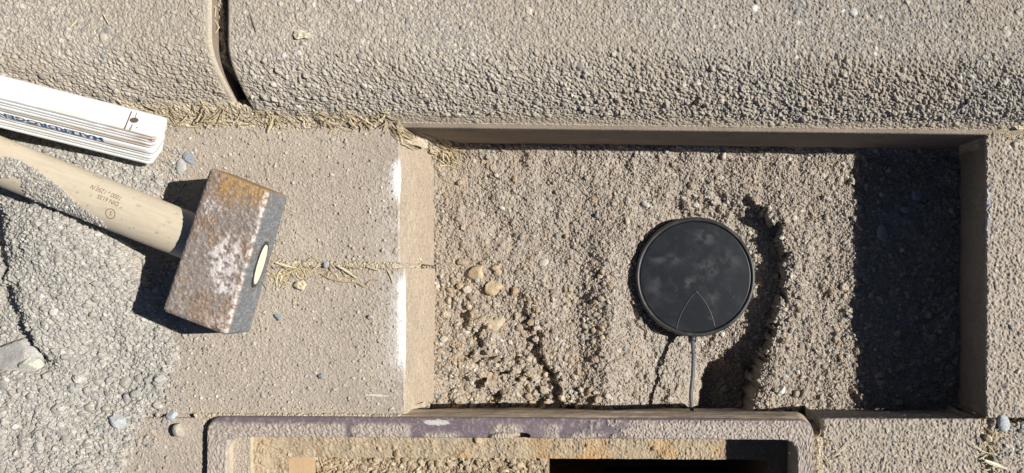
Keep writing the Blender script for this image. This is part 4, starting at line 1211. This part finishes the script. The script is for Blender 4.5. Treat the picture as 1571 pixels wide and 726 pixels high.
# ------------------------------------------------------------------ iron frame of the access box
frm = empty('access_frame', M3(785, 780, -70), 'purple painted iron frame of an open access box dusted with sand', 'iron frame')
def rrect(x0, y0, x1, y1, r, ns, nc=14, nv=60):
    """closed outline, clockwise in the picture from the upper left corner's end; fixed counts"""
    P_ = []
    for k in range(ns): P_.append((x0 + r + (x1 - x0 - 2 * r) * k / ns, y0))
    for k in range(nc): a = -math.pi / 2 + math.pi / 2 * k / nc; P_.append((x1 - r + r * math.cos(a), y0 + r + r * math.sin(a)))
    for k in range(nv): P_.append((x1, y0 + r + (y1 - y0 - 2 * r) * k / nv))
    for k in range(nc): a = math.pi / 2 * k / nc; P_.append((x1 - r + r * math.cos(a), y1 - r + r * math.sin(a)))
    for k in range(60): P_.append((x1 - r - (x1 - x0 - 2 * r) * k / 60, y1))
    for k in range(nc): a = math.pi / 2 + math.pi / 2 * k / nc; P_.append((x0 + r + r * math.cos(a), y1 - r + r * math.sin(a)))
    for k in range(nv): P_.append((x0, y1 - r - (y1 - y0 - 2 * r) * k / nv))
    for k in range(nc): a = math.pi + math.pi / 2 * k / nc; P_.append((x0 + r + r * math.cos(a), y0 + r + r * math.sin(a)))
    return np.array(P_)
ns = 700
# slightly skew: the frame's upper edge falls to the right
FO = rrect(322, 637, 1247, 930, 24, ns); FI = rrect(354, 668, 1221, 900, 21, ns)
def skew(P_): P_ = P_.copy(); P_[:, 1] += 0.0055 * (P_[:, 0] - 322); return P_
FO, FI = skew(FO), skew(FI)
ZT = 4.0
rows = []
under = np.zeros_like(FO); under[:, 1] = 15 * (FO[:, 1] < 700)
for (z, q) in ((-70, 12), (-40, 8), (-18, 5), (-16.5, 2), (-15.5, -4.6), (-14, -5.2), (-11, -4.8), (-8, -4.0), (-5, -3.2), (-2, -2.2), (0, -1.4), (ZT - 3, -.4)):
    rows.append((FO + under / 15.0 * q, np.full(len(FO), float(z)), 'out'))
NB = 26
for k in range(NB + 1):
    t = k / NB; rows.append((FO * (1 - t) + FI * t, np.full(len(FO), ZT - 1.0 * max(0, 1 - t * NB / 2.5) ** 2 - .8 * max(0, 1 - (1 - t) * NB / 2) ** 2), 'top'))
for z in (ZT - 3, -4, -10, -18, -26, -33): rows.append((FI, np.full(len(FI), float(z)), 'in'))
XX = np.array([r[0][:, 0] for r in rows]); YY = np.array([r[0][:, 1] for r in rows]); ZZ = np.array([r[1] for r in rows])
kind = np.array([[{'out': 0, 'top': 1, 'in': 2}[r[2]]] * len(FO) for r in rows])
n1 = fbm(XX, YY, 34, 951); n2 = fbm(XX, YY, 8, 952); n3 = fbm(XX, YY, 3, 953, 2)
yt = YY - 0.0055 * (XX - 322)      # straightened
low = sstep(643, 650, yt + 5 * (n2 - .5))
def span(a, b, s=14): return sstep(a - s, a + s, XX + 14 * (n2 - .5)) * (1 - sstep(b - s, b + s, XX + 14 * (n2 - .5)))
dm = low * (span(300, 532, 5) + span(544, 628, 6) + span(650, 700, 9) * sstep(656, 664, yt) + span(756, 800, 10) + span(835, 915, 22) * sstep(.42, .55, n1 + .0) * .9) + span(960, 1260, 26) * (0.55 + .45 * sstep(640, 648, yt + 4 * (n2 - .5))) + span(900, 1260, 40) * sstep(.45, .6, n2) * .8
dm = np.maximum(dm, (XX < 345) * (yt > 655) * 1.0); dm = np.maximum(dm, (yt > 690) * 1.0)
dm = np.clip(dm, 0, 1) * (kind == 1)
dm = dm * sstep(1.2, 3.5, np.abs(YY - FO[None, :, 1]) + np.abs(XX - FO[None, :, 0]))
grn = np.zeros_like(XX)
RFX = 1
RF = Raster(300, 620, 1270, 945, 1.3); RF.C[:] = DUST
RF.stamp(60000, 1.2, 2.5, 1.1, palb, 955, sink=0.4, cmix=.7, angular=1.2); RF.rough(.6, 957)
rs = RF.sample(XX, YY); rc = RF.sample(XX, YY, 'C') * .9 + np.array((0.03, 0.022, 0.03))
ZZ = ZZ + (kind == 1) * (dm * (0.7 + rs) + (1 - dm) * (0.12 * n2))
purple = np.array((0.155, 0.122, 0.138)); iron = np.array((0.25, 0.185, 0.13)); 
CC = purple * (0.85 + 0.3 * n1[..., None])
CC = CC * (1 - (sstep(.62, .75, n3) * .35)[..., None]) + np.array((0.45, 0.40, 0.36)) * (sstep(.62, .75, n3) * .35)[..., None]
chip = (np.exp(-(((XX - 672) / 22) ** 2 + ((yt - 645) / 4.5) ** 2)) > .4 + .5 * (n2 - .5))
CC = np.where(chip[..., None] & (kind == 1)[..., None], np.array((0.52, 0.49, 0.47)), CC)
CC = CC * (1 - dm[..., None]) + rc * dm[..., None]
nt = np.exp(-(((XX - 801) / 14) ** 2 + ((yt - 664.5) / 5.0) ** 2))
ZZ = ZZ - np.where(kind == 1, sstep(.35, .55, nt) * 7.0, 0)
mt = np.exp(-(((XX - 776) / 22) ** 2 + ((yt - 667) / 8.0) ** 2)) * (kind == 1)
ZZ = ZZ + sstep(.2, .5, mt) * 1.6 * (1 - sstep(.3, .5, nt))
CC = CC * (1 - sstep(.3, .6, mt)[..., None]) + np.array((0.43, 0.36, 0.27)) * sstep(.3, .6, mt)[..., None]
wallc = np.array((0.50, 0.40, 0.29)) * (0.25 + 1.5 * fbm(XX / 7, ZZ * 4, 9, 956)[..., None])
CC = np.where((kind == 0)[..., None], wallc, CC)
flk = np.where(kind == 0, (fbm(XX / 5, ZZ * 3, 5, 958) - .5) * 2.4 * (YY < 660), 0); YY = YY + flk
CC = np.where((kind == 2)[..., None], np.array((0.50, 0.44, 0.32)) * (0.8 + .4 * n2[..., None]), CC)
rimo = grid_mesh('rim', XX, YY, ZZ, CC, M_IRON, frm, wrap=True)
# ledge
LI = skew(rrect(410, 717, 1190, 872, 6, ns))
rows = []
for k in range(24):
    t = k / 23; rows.append((FI * (1 - t) + LI * t, -31.0))
XX = np.array([r[0][:, 0] for r in rows]); YY = np.array([r[0][:, 1] for r in rows])
n2 = fbm(XX, YY, 12, 961); n1 = fbm(XX, YY, 40, 962)
RL = Raster(345, 660, 1235, 905, 1.3); RL.Z[:] = (fbm(RL.X, RL.Y, 22, 963) - .5) * 3.0
RL.C[:] = np.array((0.38, 0.315, 0.225))
lp = [(0.42, 0.34, 0.24), (0.36, 0.28, 0.18), (0.46, 0.40, 0.31), (0.34, 0.23, 0.13)]
cover = lambda gx, gy: np.clip(0.25 + sstep(.4, .55, fbm(gx, gy, 40, 964)) + (gx < 500), 0, 1) * (1 - .9 * sstep(1080, 1150, gx))
RL.stamp(18000, 1.1, 2.6, 1.0, lp, 965, cover, sink=.35, cmix=.8, angular=1.3); RL.rough(.9, 967)
RL.stamp(260, 3, 6.0, 1.0, lp, 966, lambda a, b: cover(a, b) * .8, sink=.3, cmix=.8, angular=1.2)
ZZ = -31.0 + RL.sample(XX, YY); CC = RL.sample(XX, YY, 'C')
rust = (sstep(.45, .6, n1) * sstep(650, 800, XX) * .3)[..., None]
CC = CC * (1 - rust) + np.array((0.50, 0.29, 0.10)) * rust
oe = (sstep(704, 714, YY + 6 * (n2 - .5)) * (XX > 640) * sstep(.4, .62, n1) * .45)[..., None]
CC = CC * (1 - oe) + np.array((0.46, 0.27, 0.10)) * oe
CC = CC * (1 - (sstep(1095, 1140, XX) * .6)[..., None]) + np.array((0.20, 0.16, 0.13)) * (sstep(1095, 1140, XX) * .6)[..., None]  # shadow of the right rim painted into the ledge colour
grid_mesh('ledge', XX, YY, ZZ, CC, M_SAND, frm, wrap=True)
# shaft walls
rows = []
for z in (-31.5, -33, -45, -60, -76, -120, -200, -290): rows.append((LI, float(z)))
XX = np.array([r[0][:, 0] for r in rows]); YY = np.array([r[0][:, 1] for r in rows]); ZZ = np.array([np.full(len(LI), r[1]) for r in rows])
CC = np.array((0.47, 0.34, 0.21)) * (0.85 + .3 * fbm(XX + YY * .7, ZZ * 3, 20, 971)[..., None])
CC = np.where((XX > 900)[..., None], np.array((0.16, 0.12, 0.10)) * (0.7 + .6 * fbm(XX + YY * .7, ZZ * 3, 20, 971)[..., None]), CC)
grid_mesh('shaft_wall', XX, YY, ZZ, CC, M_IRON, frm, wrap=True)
# inner cover plate, pushed to the left, under dirt
V, F, t, pl = round_box([P(*p_) for p_ in []] or [Vector(M3(a, b, c)) for a in (412, 818) for b in (876, 724) for c in (-96, -82)], (2, 2, 2), .001, (.16, .06, .014))
make_mesh('cover_plate', V, F.ravel(), np.full(len(F), 4), M_IRON, frm, np.tile(np.array((0.2, 0.14, 0.1))[None], (len(V), 1)))
RC = Raster(410, 718, 818, 878, 1.3)
RC.Z[:] = -78 + (fbm(RC.X, RC.Y, 30, 981) - .5) * 5 - 1.5 * sstep(812, 818, RC.X); RC.C[:] = np.array((0.34, 0.27, 0.19))
RC.stamp(7000, 1.6, 4.2, 1.2, [(0.40, 0.33, 0.23), (0.32, 0.25, 0.17), (0.46, 0.40, 0.3), (0.25, 0.19, 0.13)], 982, sink=.35, cmix=.85, angular=.9)
RC.rough(1.6, 984)
RC.stamp(500, 3, 7, 1.1, [(0.40, 0.33, 0.23), (0.32, 0.25, 0.17), (0.46, 0.40, 0.3)], 983, sink=.3, cmix=.85, angular=.9)
X_, Y_ = RC.X, RC.Y
xa = np.concatenate([RC.X[0, :-1]]); 
o = grid_mesh('dirt', np.concatenate([RC.X[:, :1], RC.X, RC.X[:, -1:]], 1), np.concatenate([RC.Y[:, :1], RC.Y, RC.Y[:, -1:]], 1),
              np.concatenate([np.full((RC.ny, 1), -86.), RC.Z, np.full((RC.ny, 1), -86.)], 1),
              np.concatenate([RC.C[:, :1], RC.C, RC.C[:, -1:]], 1), M_SAND, None)
tag(o, 'rough brown earth lying deep inside the open access box', 'earth', None, 'stuff')
straw_field('straw_litter', 70, [(520, 790, 60, 30, -.5, .9), (700, 780, 70, 30, -.5, .9), (430, 760, 20, 20, .3, .9)], 10, 30, 1.5, 3.4, 605, 'dry grass bits on the earth inside the access box',
            lambda x, y: float(RC.sample(np.array(x), np.array(y))) if 412 < x < 816 and 720 < y < 876 else None)
